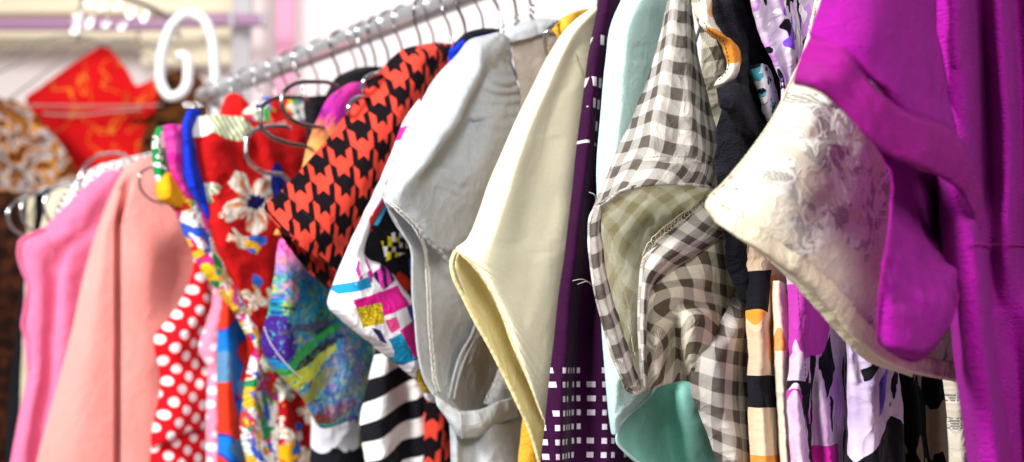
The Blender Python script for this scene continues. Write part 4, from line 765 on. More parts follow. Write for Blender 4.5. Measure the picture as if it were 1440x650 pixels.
seam('yoke_stitch', g, [(715, 62, .3), (719, 88, .1), (723, 100, .1), (728, 120, 0), (733, 138, -.2)], M['thread_black'], T, kind='run', pitch=.003, r=.0002)
# ================================================================== patch print blouse
T = garment('blouse', gAbs, 560, 330, 'white blouse with magenta, cyan and leopard patches, just left of the grey blouse', 'blouse', GR)
g = gAbs
sheet('sleeve', g, [[(588, 140, -.6), (600, 150, 0), (620, 150, 0)], [(571, 166, 0), (585, 172, 1), (610, 172, .5)], [(551, 214, .1), (562, 218, 1.4), (590, 220, .8)], [(532, 260, .2), (540, 264, 1.5), (555, 262, 1)], [(509, 306, .3), (517, 310, 1.6), (526, 312, .8)],
    [(486, 358, .4), (500, 362, 2.0), (512, 360, .8)], [(468, 404, .5), (500, 400, 2.8), (532, 384, 1.6), (545, 378, .4)], [(461, 427, .5), (492, 430, 2.9), (532, 415, 2.6), (566, 405, .6)], [(468, 438, .3), (498, 448, 2.8), (540, 440, 2.8), (590, 430, 1)],
    [(492, 460, .3), (520, 470, 2.6), (556, 465, 2.6), (600, 460, 1)], [(528, 488, .3), (550, 490, 2.2), (575, 485, 2.4), (612, 485, 1)], [(562, 516, .3), (576, 518, 1.6), (592, 515, 1.8), (622, 512, .8)], [(590, 540, .2), (598, 545, 1), (606, 548, 1), (630, 548, .4)], [(600, 562, 0), (606, 565, .4), (615, 566, .4), (636, 566, 0)]],
    M['abstract'], T, wr=(1.1, .035), th=.0012)
sheet('sleeve_inside', g, [[(548, 225, -.4), (560, 220, -.5), (600, 220, -.6)], [(530, 268, -.2), (550, 270, -.5), (600, 270, -.8)], [(508, 312, 0), (545, 318, .6), (600, 320, -.8)], [(500, 335, 0), (545, 345, .9), (602, 350, -.8)], [(510, 360, 0), (548, 370, .6), (602, 380, -.8)], [(528, 385, -.4), (560, 395, .2), (602, 410, -.8)], [(560, 410, -.6), (575, 425, 0), (604, 440, -.8)], [(590, 440, -.8), (600, 450, -.4), (612, 470, -.8)]], M['abstract_dark'], T, wr=(1.2, .035))
seam('stitching', g, [(526, 376, 2.0), (505, 390, 3.0), (500, 402, 3.0)], M['thread_white'], T, kind='run', pitch=.003, r=.0003)
sheet('body', g, [[(580, 200, -1.6), (640, 200, -1), (700, 200, -1.6)], [(600, 440, -1.4), (640, 440, -1), (700, 440, -1.6)], [(634, 570, -1.4), (655, 570, -1), (700, 570, -1.6)], [(636, 700, -1.4), (655, 700, -1), (700, 700, -1.6)], [(640, 1100, -1.4), (660, 1100, -1), (710, 1100, -1.6)]], M['abstract_dark'], T, wr=(1, .05))
sheet('collar', g, [[(640, 60, 0), (660, 46, .6), (690, 40, .6), (712, 44, 0)], [(632, 72, .2), (655, 56, 1.2), (690, 50, 1.2), (716, 55, 0)], [(630, 90, 0), (660, 75, .6), (690, 70, .6), (720, 75, 0)], [(590, 160, -1), (620, 150, 0), (660, 140, 0), (720, 140, -1)]], M['blue'], T, wr=(.9, .03))
sheet('collar_facing', g, [[(638, 62, .4), (655, 47, .9), (680, 40, 1), (700, 42, .4)], [(640, 69, .7), (660, 54, 1.5), (684, 46, 1.5), (704, 48, .6)]], M['abstract_dark'], T, wr=(.5, .03))
# ================================================================== houndstooth dress
T = garment('dress', gHound, 520, 200, 'coral and black houndstooth dress with broad shoulder, left of the patch print blouse', 'dress', GR)
g = gHound
sheet('sleeve', g, [[(602, 62, -.4), (618, 60, .2), (632, 62, .2), (652, 60, -.6)], [(572, 68, -.1), (600, 76, 1.6), (628, 76, .8), (652, 72, -.4)], [(553, 80, 0), (590, 96, 2), (620, 98, 1.0), (652, 94, -.4)], [(526, 112, 0), (572, 132, 2.4), (606, 136, 1.2), (640, 132, -.4)],
    [(490, 158, 0), (545, 184, 2.7), (586, 192, 1.4), (620, 190, -.3)], [(455, 202, 0), (516, 236, 2.8), (560, 246, 1.6), (600, 244, -.2)], [(420, 242, .1), (484, 284, 2.9), (532, 300, 1.8), (580, 302, -.1)], [(392, 272, .1), (452, 322, 2.8), (502, 342, 1.9), (556, 346, 0)],
    [(372, 291, .2), (425, 336, 2.6), (478, 366, 2.0), (535, 384, .2)], [(373, 296, .2), (418, 344, 2.2), (470, 378, 1.8), (525, 410, .2)]], M['hound'], T, wr=(1.3, .05), th=.0012)
sheet('sleeve_inside', g, [[(374, 290, -.2), (420, 320, -.6), (470, 340, -1), (560, 350, -1.4)], [(388, 318, -.1), (422, 350, -.5), (475, 378, -1), (560, 400, -1.6)], [(405, 345, -.1), (430, 375, -.5), (480, 405, -1), (560, 430, -1.6)], [(436, 380, -.1), (452, 398, -.4), (490, 420, -1), (560, 460, -1.6)], [(470, 410, -.2), (485, 422, -.6), (510, 450, -1), (560, 490, -1.6)]], M['hound_dark'], T, wr=(1, .05))
cord('sleeve_hem', g, [(372, 291, .3), (388, 310, 1.2), (420, 340, 2.4), (450, 362, 2.4), (476, 384, 2.1), (525, 412, .4)], .0010, M['hound_dark'], T, 60)
sheet('body', g, [[(560, 400, -2.2), (600, 400, -2), (680, 400, -2.6)], [(596, 560, -1.6), (615, 565, -.6), (660, 570, -2)], [(597, 600, -1.6), (618, 600, -.6), (660, 600, -2)], [(598, 700, -1.6), (620, 700, -.6), (670, 700, -2)], [(600, 1150, -1.6), (630, 1150, -.6), (680, 1150, -2)]], M['hound'], T, wr=(1.2, .05), back=1)
seam('hem_stitch', gHound, [(398, 270, .9), (412, 284, 1.9), (440, 310, 2.8), (466, 332, 2.9), (500, 356, 2.3), (530, 376, 1.2)], M['thread_black'], T, kind='run', pitch=.0035, r=.0004, w=.2)
# ================================================================== striped blouse
T = garment('shirt', gStripe, 555, 580, 'black and white diagonally striped shirt low down under the patch print sleeve', 'shirt', GR)
sheet('body', gStripe, [[(530, 440, -1), (560, 440, 0), (620, 440, -1)], [(528, 490, -.6), (548, 490, .8), (575, 495, 0), (620, 495, -1)], [(512, 560, -.4), (540, 560, 1.2), (568, 560, -.2), (590, 560, .8), (630, 560, -1)], [(506, 600, -.4), (535, 600, 1.3), (566, 600, -.4), (592, 600, .8), (630, 600, -1)],
    [(512, 640, -.4), (538, 640, 1.3), (566, 640, -.4), (594, 640, .8), (630, 640, -1)], [(520, 700, -.4), (542, 700, 1.3), (566, 700, -.4), (596, 700, .8), (630, 700, -1)], [(520, 1150, -.4), (542, 1150, 1.3), (566, 1150, -.4), (596, 1150, .8), (640, 1150, -1)]], M['stripes'], T, wr=(1, .05), back=2)
# ================================================================== feather print dress
T = garment('dress', gGal, 440, 420, 'shiny blue, green and violet feather print dress under the houndstooth sleeve', 'dress', GR)
g = gGal
sheet('shoulder', g, [[(490, 118, -.4), (500, 116, 0), (515, 118, -.4)], [(466, 134, 0), (485, 130, 1), (515, 130, .2)], [(448, 165, 0), (470, 160, 1.2), (505, 160, .3)], [(436, 196, 0), (458, 192, 1.2), (490, 192, .3)], [(428, 222, 0), (445, 225, 1), (475, 230, .2)], [(420, 260, -.3), (440, 265, .4), (480, 280, 0)], [(385, 330, -.4), (440, 340, -.4), (480, 350, -1)]], M['galaxy_top'], T, wr=(.9, .05), back=1)
sheet('sleeve', g, [[(394, 336, -.4), (410, 338, 0), (440, 350, 0), (500, 360, -1)], [(389, 360, 0), (410, 362, 1.4), (438, 376, .8), (510, 400, -1)], [(384, 395, .1), (410, 400, 2.2), (446, 410, .6), (520, 430, -1)], [(379, 430, .2), (404, 440, 2.8), (448, 440, .2), (478, 455, .2), (525, 470, -1)],
    [(370, 465, .3), (400, 480, 2.9), (446, 470, .2), (480, 485, .8), (525, 500, -1)], [(367, 485, .3), (402, 510, 2.8), (448, 502, .6), (484, 515, 1.3), (522, 525, -1)], [(377, 510, .3), (412, 532, 2.4), (452, 535, 1.2), (486, 545, 1.5), (515, 552, -.6)], [(398, 532, .3), (424, 552, 2.0), (456, 560, 1.6), (486, 565, 1.4), (513, 572, -.4)],
    [(425, 560, .2), (440, 575, 1.5), (460, 580, 1.4), (486, 580, 1.2), (508, 584, -.3)], [(444, 594, 0), (452, 602, .6), (466, 600, .6), (484, 594, .5), (502, 588, -.3)]], M['galaxy'], T, wr=(1.8, .04), th=.0012)
seam('stitching', g, [(371, 460, .9), (380, 482, 1.8), (394, 502, 2.6), (410, 520, 2.8), (425, 533, 2.5)], M['thread_white'], T, kind='run', pitch=.0034, r=.00055)
T = garment('dress', gBlk, 480, 500, 'black dress with big white, blue and brown petals, behind the feather print sleeve', 'dress', GR)
sheet('body', gBlk, [[(450, 420, -1), (490, 400, 0), (560, 400, -1)], [(460, 480, -1), (500, 480, .5), (560, 480, -1)], [(440, 570, -1), (470, 570, .6), (510, 570, -.2), (560, 570, -1)], [(436, 640, -1), (470, 640, .6), (505, 640, -.4), (560, 640, -1)], [(434, 720, -1), (470, 720, .6), (505, 720, -.4), (560, 720, -1)], [(430, 1100, -1), (470, 1100, .6), (505, 1100, -.4), (560, 1100, -1)]], M['darkfloral'], T, wr=(1.2, .04), back=2)
T = garment('top', gBlk, 490, 110, 'plain black top seen as a dark curve between the feather and houndstooth shoulders', 'top', GR)
sheet('shoulder', gBlk, [[(500, 96, -.5), (520, 94, 0), (545, 94, -.5)], [(470, 112, 0), (495, 106, .8), (530, 104, 0)], [(462, 126, 0), (490, 118, .8), (530, 116, 0)], [(440, 200, -1), (480, 190, 0), (530, 190, -1)], [(440, 400, -2.2), (500, 400, -2), (560, 400, -2)]], M['black'], T, wr=(.9, .04), back=1)
sheet('strap', gBlk, [[(427, 138, 0), (436, 136, .8), (458, 134, 0)], [(428, 155, 0), (440, 154, 1), (460, 152, 0)], [(430, 178, 0), (442, 178, .8), (458, 180, 0)], [(432, 260, -.5), (446, 260, 0), (460, 260, -.5)]], M['black'], T, wr=(.6, .03))
# ================================================================== red tropical garments
T = garment('shirt', gFlor, 340, 260, 'red hibiscus print shirt with white flowers, hanging left of the houndstooth dress', 'shirt', GR)
g = gFlor
sheet('body', g, [[(266, 166, 0), (295, 162, .8), (330, 164, .4), (380, 172, -.4), (440, 170, -1)], [(268, 185, .1), (298, 185, 1.6), (335, 188, 1.2), (385, 192, .2), (440, 192, -1)], [(273, 215, .2), (300, 218, 2.0), (340, 222, 1.0), (390, 222, .6), (440, 222, -1)], [(282, 255, .2), (305, 258, 1.6), (345, 262, 1.6), (392, 262, .6), (445, 262, -1)],
    [(288, 300, .2), (312, 302, 1.7), (350, 306, 1.0), (395, 306, .8), (450, 306, -1)], [(296, 345, .1), (320, 350, 1.4), (356, 352, 1.2), (395, 352, .2), (450, 352, -1)], [(318, 395, 0), (338, 398, 1.2), (362, 400, .8), (392, 400, 0), (450, 400, -1)], [(340, 440, 0), (350, 442, 1), (365, 444, .8), (385, 444, 0), (440, 444, -1)],
    [(352, 500, 0), (362, 500, .9), (374, 500, .3), (392, 500, 0), (430, 500, -1)], [(388, 560, -.2), (400, 560, .8), (420, 560, .2), (440, 560, 0), (460, 560, -1)], [(385, 660, -.2), (400, 660, .8), (420, 660, .2), (440, 660, 0), (460, 660, -1)], [(380, 1100, -.2), (400, 1100, .8), (420, 1100, .2), (440, 1100, 0), (460, 1100, -1)]], M['floral_red'], T, wr=(2.0, .045), back=1)
T = garment('blouse', gBlue, 400, 160, 'red blouse top with small blue, green and white flowers, behind the round hanger hooks', 'blouse', GR)
sheet('shoulder', gBlue, [[(330, 176, -1), (352, 148, 0), (380, 136, .2), (425, 134, 0), (470, 150, -1)], [(330, 190, -.6), (355, 165, .8), (385, 155, .9), (425, 152, .4), (470, 165, -1)], [(330, 220, -.6), (360, 205, .8), (390, 200, .9), (430, 200, .4), (470, 210, -1)], [(340, 320, -1), (370, 320, 0), (400, 320, 0), (440, 320, 0), (480, 320, -1)], [(340, 480, -1), (370, 480, -1), (400, 480, -1), (440, 480, -1), (480, 480, -1)]], M['floral'], T, wr=(1.2, .03), back=1)
T = garment('top', gPink2, 325, 150, 'plain bright red top peeking over the hibiscus shirt just under the rail', 'top', GR)
sheet('shoulder', gPink2, [[(312, 150, -.4), (320, 134, 0), (334, 132, 0), (352, 148, -.4)], [(309, 165, -.2), (322, 160, .8), (338, 160, .8), (358, 166, -.2)], [(306, 190, -.6), (322, 190, 0), (340, 190, 0), (362, 190, -.4)], [(300, 330, -1), (322, 330, -.6), (340, 330, -.6), (362, 330, -1)]], M['red'], T, wr=(.8, .03), back=1)
T = garment('scarf', gBlue, 262, 240, 'many coloured scarf with magenta, blue and yellow bands, draped left of the hibiscus shirt', 'scarf')
g = gFlor
sheet('magenta_band', g, [[(226, 178, -.3), (240, 175, .6), (256, 176, .3), (262, 180, -.2)], [(230, 195, 0), (242, 195, 1.2), (254, 195, .6), (262, 196, 0)], [(232, 225, 0), (244, 226, 1.3), (256, 226, .6), (266, 226, 0)], [(240, 250, 0), (250, 250, 1), (262, 252, .4), (272, 254, 0)], [(262, 285, 0), (270, 286, .8), (280, 288, .4), (288, 290, 0)], [(286, 330, 0), (292, 330, .6), (298, 332, .3), (306, 334, 0)], [(300, 370, 0), (306, 370, .4), (310, 372, .2), (316, 374, 0)]], M['magenta'], T, wr=(1.2, .03), back=1)
sheet('blue_band', g, [[(262, 158, .2), (268, 154, .8), (276, 154, .6), (284, 158, 0)], [(257, 175, .6), (263, 172, 1.6), (268, 175, 1.2), (272, 178, .2)], [(256, 205, .6), (264, 205, 1.8), (270, 206, 1.2), (276, 208, .2)], [(256, 235, .6), (266, 236, 1.8), (276, 238, 1.2), (284, 240, .2)], [(262, 262, .6), (274, 264, 1.8), (284, 268, 1.0), (292, 272, .2)], [(275, 285, .2), (284, 288, .9), (292, 290, .6), (298, 294, 0)], [(290, 312, 0), (296, 314, .4), (300, 316, .2), (304, 318, 0)]], M['blue'], T, wr=(1.2, .03))
sheet('green_band', g, [[(220, 180, -.5), (226, 178, .2), (232, 180, 0), (240, 182, -.5)], [(214, 200, -.2), (220, 198, .8), (228, 200, .6), (236, 204, 0)], [(214, 225, -.2), (222, 225, .9), (229, 226, .6), (236, 228, 0)], [(218, 250, -.2), (225, 250, .8), (232, 250, .5), (240, 252, 0)], [(222, 262, -.4), (228, 262, .2), (236, 262, .2), (244, 262, -.3)]], M['green_leaf'], T, wr=(1, .03))
sheet('yellow_band', g, [[(224, 248, 0), (234, 242, .6), (244, 246, .2), (252, 256, -.3)], [(219, 262, .1), (232, 258, 1.6), (246, 262, 1.0), (258, 270, 0)], [(220, 278, .1), (234, 278, 1.8), (250, 278, 1.2), (262, 284, 0)], [(232, 286, 0), (244, 290, .8), (256, 292, .6), (268, 296, -.3)]], M['yellow'], T, wr=(1, .03))
sheet('patterned_drape', g, [[(232, 280, -.4), (250, 276, .4), (275, 276, .4), (296, 280, -.6)], [(246, 300, -.2), (264, 298, 1), (284, 300, .6), (300, 304, -.6)], [(262, 335, -.1), (278, 335, 1.2), (296, 338, .6), (316, 342, -.6)], [(280, 375, 0), (298, 375, 1.4), (316, 378, .6), (334, 384, -.4)], [(306, 410, 0), (324, 412, 1.4), (342, 414, .6), (358, 420, -.4)],
    [(336, 450, 0), (348, 452, 1.2), (360, 452, .6), (372, 455, -.2)], [(352, 490, 0), (360, 490, 1.0), (370, 492, .6), (378, 495, -.2)], [(345, 540, 0), (358, 540, 1.2), (372, 540, .2), (394, 545, .2)], [(338, 600, 0), (356, 600, 1.3), (376, 600, .1), (400, 600, .2)], [(352, 680, 0), (366, 680, 1.2), (384, 680, .2), (402, 680, .2)], [(350, 1000, 0), (366, 1000, 1.2), (384, 1000, .2), (402, 1000, .2)]], M['strip'], T, wr=(1.4, .03), back=1)
# ================================================================== blue and red print, pink dots, red dots
T = garment('dress', gBlue, 335, 520, 'bright blue and red print dress hanging beside the pink dotted one', 'dress', GR)
sheet('body', gBlue, [[(300, 370, -1), (320, 370, 0), (360, 370, 0), (420, 370, -1)], [(312, 410, -.4), (322, 410, 1), (345, 412, .2), (400, 412, -1)], [(306, 470, -.4), (318, 470, 1.4), (338, 470, -.4), (360, 470, .6), (410, 470, -1)], [(305, 530, -.4), (318, 530, 1.4), (338, 530, -.4), (360, 530, .6), (410, 530, -1)],
    [(306, 600, -.4), (320, 600, 1.3), (342, 600, -.2), (364, 600, .8), (410, 600, -1)], [(305, 700, -.4), (322, 700, 1.3), (346, 700, -.2), (370, 700, .8), (420, 700, -1)], [(300, 1100, -.4), (322, 1100, 1.3), (350, 1100, -.2), (380, 1100, .8), (430, 1100, -1)]], M['bluered'], T, wr=(1, .05), back=1.5)
T = garment('dress', gPink2, 300, 520, 'pink dress with white polka dots, thin strip between red dotted and blue prints', 'dress', GR)
sheet('body', gPink2, [[(300, 380, -1), (312, 380, 0), (350, 380, -.5)], [(298, 430, -.6), (308, 430, .6), (340, 430, -.5)], [(280, 490, -.3), (295, 484, 1), (330, 484, -.5)], [(283, 500, -.3), (298, 502, .9), (330, 505, -.5)], [(293, 520, -.6), (303, 520, .5), (330, 520, -.5)], [(290, 580, -.5), (300, 580, .8), (330, 580, -.5)], [(292, 700, -.5), (302, 700, .8), (330, 700, -.5)], [(290, 1100, -.5), (302, 1100, .8), (330, 1100, -.5)]], M['polka_pink'], T, wr=(.9, .04), back=1)
T = garment('blouse', gPolka, 255, 500, 'red blouse with large white polka dots, right of the long peach dress', 'blouse', GR)
g = gPolka
sheet('sleeve', g, [[(276, 345, -.6), (290, 345, 0), (330, 350, -1)], [(270, 385, -.1), (288, 388, 1.0), (330, 390, -1)], [(256, 420, 0), (282, 425, 1.8), (304, 425, .4), (330, 425, -1)], [(236, 450, .1), (268, 455, 2.2), (298, 455, .4), (330, 455, -1)], [(217, 476, .1), (252, 480, 2.2), (290, 482, 0), (330, 482, -1)], [(217, 490, .1), (250, 496, 1.8), (288, 498, -.6), (330, 498, -1)],
    [(223, 515, 0), (250, 516, 1.0), (288, 515, .2), (330, 515, -1)], [(225, 545, 0), (250, 545, 1.4), (285, 545, .8), (330, 545, -1)], [(218, 585, 0), (248, 582, 1.8), (285, 575, .6), (330, 570, -1)], [(213, 628, 0), (235, 618, 1.8), (262, 605, 1.2), (300, 600, -.6)], [(214, 632, -.6), (236, 622, .8), (262, 609, .4), (300, 604, -1)]], M['polka_red'], T, wr=(1.2, .045), th=.0012)
sheet('body', g, [[(218, 590, -1.5), (250, 590, -1), (300, 590, -1.5)], [(212, 640, -1.2), (240, 640, 0), (300, 640, -1.5)], [(208, 720, -1.2), (240, 720, .2), (300, 720, -1.5)], [(200, 1100, -1.2), (240, 1100, .2), (300, 1100, -1.5)]], M['polka_red'], T, wr=(1, .05), back=1)
# ================================================================== peach, pink and pin dot garments on the lower rail
T = garment('dress', gPeach, 190, 400, 'plain peach dress with one long dark fold, second garment from the left', 'dress', 'garments hanging on the low rail')
g = gPeach
sheet('body', g, [[(178, 232, -0.6), (184, 229, -0.2), (189, 227, 0), (193, 225, 0.2), (198, 223, 0.3), (204, 222, 0.4), (215, 221, 0.4), (235, 222, 0.4), (262, 226, 0), (300, 235, -1)], [(164, 256, 0), (170, 254, 0.6), (176, 252, 0.9), (181, 251, 0.8), (187, 250, 0.8), (194, 250, 1), (212, 250, 1), (240, 252, 0.8), (270, 255, 0), (305, 262, -1)], [(150, 288, 0), (158, 287, 1.2), (165, 286, 1.6), (169, 286, 0.6), (174, 286, 0.2), (181, 286, 1.4), (205, 286, 1.4), (245, 286, 1), (280, 288, 0), (315, 292, -1)], [(136, 325, 0), (147.0, 325, 1.5), (160, 325, 1.7249999999999999), (164.5, 325, -3.75), (167.5, 325, -3.75), (172, 325, 1.875), (207, 325, 2.175), (246, 325, 1.6500000000000001), (285, 325, 0.3), (325, 325, -1)], [(120, 380, 0), (139.0, 380, 2.0), (160, 380, 2.3), (164.5, 380, -5), (167.5, 380, -5), (172, 380, 2.5), (210, 380, 2.9), (250, 380, 0.2), (282, 380, 0.3), (325, 380, -1)], [(100, 470, 0), (129.0, 470, 2.0), (160, 470, 2.3), (164.5, 470, -5), (167.5, 470, -5), (172, 470, 2.5), (205, 470, 2.9), (241, 470, 2.2), (285, 470, 0.3), (325, 470, -1)], [(80, 545, 0), (119.0, 545, 2.0), (160, 545, 2.3), (164.5, 545, -5), (167.5, 545, -5), (172, 545, 2.5), (205, 545, 2.9), (241, 545, 2.2), (285, 545, 0.3), (325, 545, -1)], [(48, 665, 0), (103.0, 665, 2.0), (160, 665, 2.3), (164.5, 665, -5), (167.5, 665, -5), (172, 665, 2.5), (205, 665, 2.9), (241, 665, 2.2), (285, 665, 0.3), (325, 665, -1)], [(10, 1100, 0), (84.0, 1100, 2.0), (160, 1100, 2.3), (164.5, 1100, -5), (167.5, 1100, -5), (172, 1100, 2.5), (205, 1100, 2.9), (241, 1100, 2.2), (285, 1100, 0.3), (325, 1100, -1)]], M['peach'], T, wr=(.5, .12), back=3, step=1.6)
T = garment('dress', gPink, 90, 420, 'sleeveless rose pink dress with turned armhole, leftmost of the plain garments', 'dress', 'garments hanging on the low rail')
g = gPink
sheet('body', g, [[(150, 240, -0.2), (165, 240, 0.5), (185, 238, 0.4), (220, 238, -0.5)], [(120, 262, 0.0), (140, 266, 0.9), (160, 266, 0.6), (220, 266, -0.5)], [(92, 290, 0.0), (118, 300, 1.1), (148, 300, 0.2), (220, 300, -0.5)], [(60, 322, 0.0), (95, 332, 1.3), (112, 334, 0.5), (135, 334, 0.9), (220, 334, -0.5)], [(25, 345, 0.0), (60, 352, 1.3), (84, 362, 0.5), (100, 362, 1.05), (130, 362, 0.3), (220, 362, -0.5)], [(28, 372, 0.0), (56, 378, 1.2), (76, 385, 0.0), (92, 385, 1.1), (120, 385, 0.3), (220, 385, -0.5)], [(37, 400, 0.0), (58, 405, 1.0), (76, 410, -0.2), (90, 410, 1.0), (115, 410, 0.3), (220, 410, -0.5)], [(33, 465, 0.0), (56, 468, 0.9), (72, 470, -0.1), (88, 470, 0.9), (115, 470, 0.3), (220, 470, -0.5)], [(38, 525, 0.0), (54, 528, 1.0), (68, 532, -0.3), (82, 532, 0.8), (115, 532, 0.3), (220, 532, -0.5)], [(26, 590, 0.0), (42, 592, 1.0), (58, 594, -0.1), (74, 594, 0.8), (105, 594, 0.3), (220, 594, -0.5)], [(12, 665, 0.0), (32, 665, 1.0), (50, 665, -0.1), (66, 665, 0.8), (100, 665, 0.3), (220, 665, -0.5)], [(-15, 1100, 0.0), (5, 1100, 1.0), (30, 1100, -0.1), (55, 1100, 0.8), (100, 1100, 0.3), (220, 1100, -0.5)]], M['pink'], T, wr=(1.0, .06), back=3)
cord('armhole_edge', g, [(62, 321, .3), (26, 344, .2), (25, 358, .2), (30, 378, .2), (38, 398, .2), (35, 430, .2), (32, 465, .2), (40, 480, .3), (40, 520, .2)], .0016, M['pink'], T, 60)
seam('armhole_stitch', g, [(64, 334, 1.6), (74, 362, 1.0), (75, 410, .0), (72, 470, 0)], M['pink'], T, kind='run', pitch=.005, r=.0006)
T = garment('blouse', gDot, 130, 260, 'white blouse with tiny black pin dots showing above the pink dress', 'blouse', 'garments hanging on the low rail')
sheet('body', gDot, [[(140, 232, -.4), (165, 226, .4), (190, 220, .4), (222, 212, -.6)], [(118, 245, 0), (145, 245, 1), (180, 240, .8), (225, 235, -.6)], [(100, 262, 0), (130, 265, 1), (170, 262, .6), (225, 262, -.6)], [(82, 292, 0), (110, 300, 1), (160, 300, .4), (225, 300, -.6)], [(75, 320, -.4), (100, 330, .4), (160, 340, 0), (225, 340, -.6)], [(60, 700, -1), (100, 700, -.4), (160, 700, -.6), (225, 700, -1)]], M['polka_white'], T, wr=(.8, .04), back=1)
gCr = rail_plane(2.0); gBr = rail_plane(2.06)
T = garment('blouse', gCr, 85, 280, 'small cream blouse on chrome hanger beside the pin dot blouse', 'blouse', 'garments hanging on the low rail')
sheet('body', gCr, [[(75, 268, 0), (95, 262, .6), (118, 256, 0)], [(66, 285, 0), (90, 280, .9), (122, 276, 0)], [(60, 310, -.2), (90, 310, .4), (125, 310, -.4)], [(55, 340, -.6), (90, 345, 0), (125, 345, -.6)], [(55, 600, -1), (90, 600, -.6), (125, 600, -1)]], M['beige'], T, wr=(.8, .03), back=1)
T = garment('jacket', gBr, 40, 300, 'black striped jacket on chrome hanger at the far left above the brown coat', 'jacket', 'garments hanging on the low rail')
sheet('body', gBr, [[(40, 276, 0), (52, 268, .6), (72, 262, 0)], [(38, 300, 0), (52, 295, .8), (78, 292, 0)], [(36, 330, 0), (52, 328, .5), (80, 325, 0)], [(10, 600, -1), (52, 600, 0), (80, 600, -1)], [(5, 1000, -1), (52, 1000, 0), (80, 1000, -1)]], cloth('black_ivory_stripe', lambda b: b.mix((b.u*34).frac().gt(.72), K, hx('C8BEA4'))), T, wr=(.8, .03), back=1)
T = garment('coat', gB3, 10, 450, 'dark brown suede coat at the far left edge behind the pink dress', 'coat')
sheet('body', gB3, [[(-80, 275, 0), (-20, 268, 1), (40, 272, 0), (70, 285, -1)], [(-90, 340, 0), (-20, 340, 1.6), (30, 340, 0), (90, 340, -1)], [(-90, 500, 0), (-20, 500, 2), (30, 500, -.5), (110, 500, -1)], [(-90, 700, 0), (-20, 700, 2), (30, 700, -.5), (140, 700, -1)], [(-100, 1100, 0), (-20, 1100, 2), (40, 1100, -.5), (160, 1100, -1)]], M['darkbrown'], T, wr=(3, .08), back=5, step=5)
# ================================================================== the rack: silver rail and white scroll upright
end_near = RA+U*1.85
T = thing('clothes_rack', RA, 'long silver garment rail with white scrolled end post, crowded with hangers', 'clothes rack')
tube('rail', np.array([RA-U*.01+(end_near-RA+U*.01)*t for t in np.linspace(0, 1, 30)]), .0125, M['rail'], T, 20)
gS = Plane(RA-U*.012, (0, -1, 0))
sc = curve([(306, 175), (303, 140), (302, 95), (298, 55), (284, 26), (264, 19), (245, 32), (231, 62), (225, 95), (228, 122), (240, 136), (254, 132), (264, 112), (265, 92), (258, 78), (249, 80)], 120)
tube('scroll', gS.at(sc[:, 0], sc[:, 1], 0), .0078, M['white_plastic'], T, 14)
low = gS.at(306, 170); tube('upright', [low, low+np.array([.003, .005, -.5]), low+np.array([.003, .005, -1.55])], .0088, M['white_plastic'], T, 12)
nr = end_near; tube('upright', [nr+Z*.01, nr-Z*.8, nr-Z*1.7], .011, M['white_plastic'], T, 12)
# low rail behind the peach and pink garments
LA = gDot.at(215, 236, -3); LBp = gPeach.at(262, 236, -1)
# ================================================================== hangers along the rail
HG = 'wire hangers hooked over the silver rail'
def hanger(p, u, n, mat, r=.0012, arm=.10, drop=.055, lean=0, arms=True, tw=0):
    """wire hanger: hook over the rail at p, twisted neck, two sloping arms"""
    R = .0142
    T = thing('clothes_hanger', p, 'plain wire hanger hooked over the silver rail among many like it', 'clothes hanger', HG)
    pts = []
    a0 = -30
    for a in np.linspace(a0, 205, 22):
        pts.append(p+n*(-R*math.cos(math.radians(a)))*1+Z*(R*math.sin(math.radians(a)))+u*(.0006*math.sin(a*.05)))
    # leave the rail and come in below it
    e = pts[-1]; pts += [p+n*(R*.80)-Z*(R*.95)+u*lean*.2, p+n*(.004)-Z*(R*1.9)+u*lean*.5, p-Z*(drop)+u*lean]
    q = np.array(pts)
    kn = np.concatenate([[0], np.cumsum(np.linalg.norm(np.diff(q, axis=0), axis=1))]); q = hermite(q, kn, np.linspace(0, kn[-1], 60))
    tube('hook', q, r, mat, T, 8)
    if arms:
        nk = p-Z*drop+u*lean; a = np.linspace(0, 1, 16)
        for s in (-1, 1): tube('arm', np.array([nk+n*(s*arm*t)-Z*(.012*math.sin(min(1, t*3)*pi/2)+.075*t)-u*.001*s for t in a]), r, mat, T, 8)
        tw_ = [nk+u*(.0022*math.cos(t))+n*(.0022*math.sin(t))+Z*(.02-.026*t/25) for t in np.linspace(0, 25, 60)]
        tube('neck_twist', tw_, r*.8, mat, T, 6)
    return T
def s_at(px):                                        # rail parameter from the place in the photo
    r = ray(px, 134+(px-290)*(14-134)/310.); q = O+r*(.375/r[2]); return float((q-RA) @ U)
rs = random.Random(4)
hooks = [300, 316, 335, 348, 369, 388, 408, 425, 450, 479, 503, 514, 529, 549, 568, 595, 614, 636, 657, 683, 705, 728]
for i, px in enumerate(hooks):
    s = s_at(px); yaw = rs.uniform(-.28, .28); u = U*math.cos(yaw)+NV*math.sin(yaw); n = np.array([u[1], -u[0], 0])
    hanger(RA+U*s, u, n, M['chrome'] if i % 3 else M['wire'], r=rs.choice([.0011, .0013, .0016]), arm=.05, drop=.060 if px > 560 else .068, lean=rs.uniform(-.006, .006))
for gg in (gGrey, gCream, gPlum, gMint, gGing, gPrintC, gPrintA, gLace, gPurple):
    hanger(gg.p-U*.015, U, NV, M['chrome'], arm=.03, drop=.05)
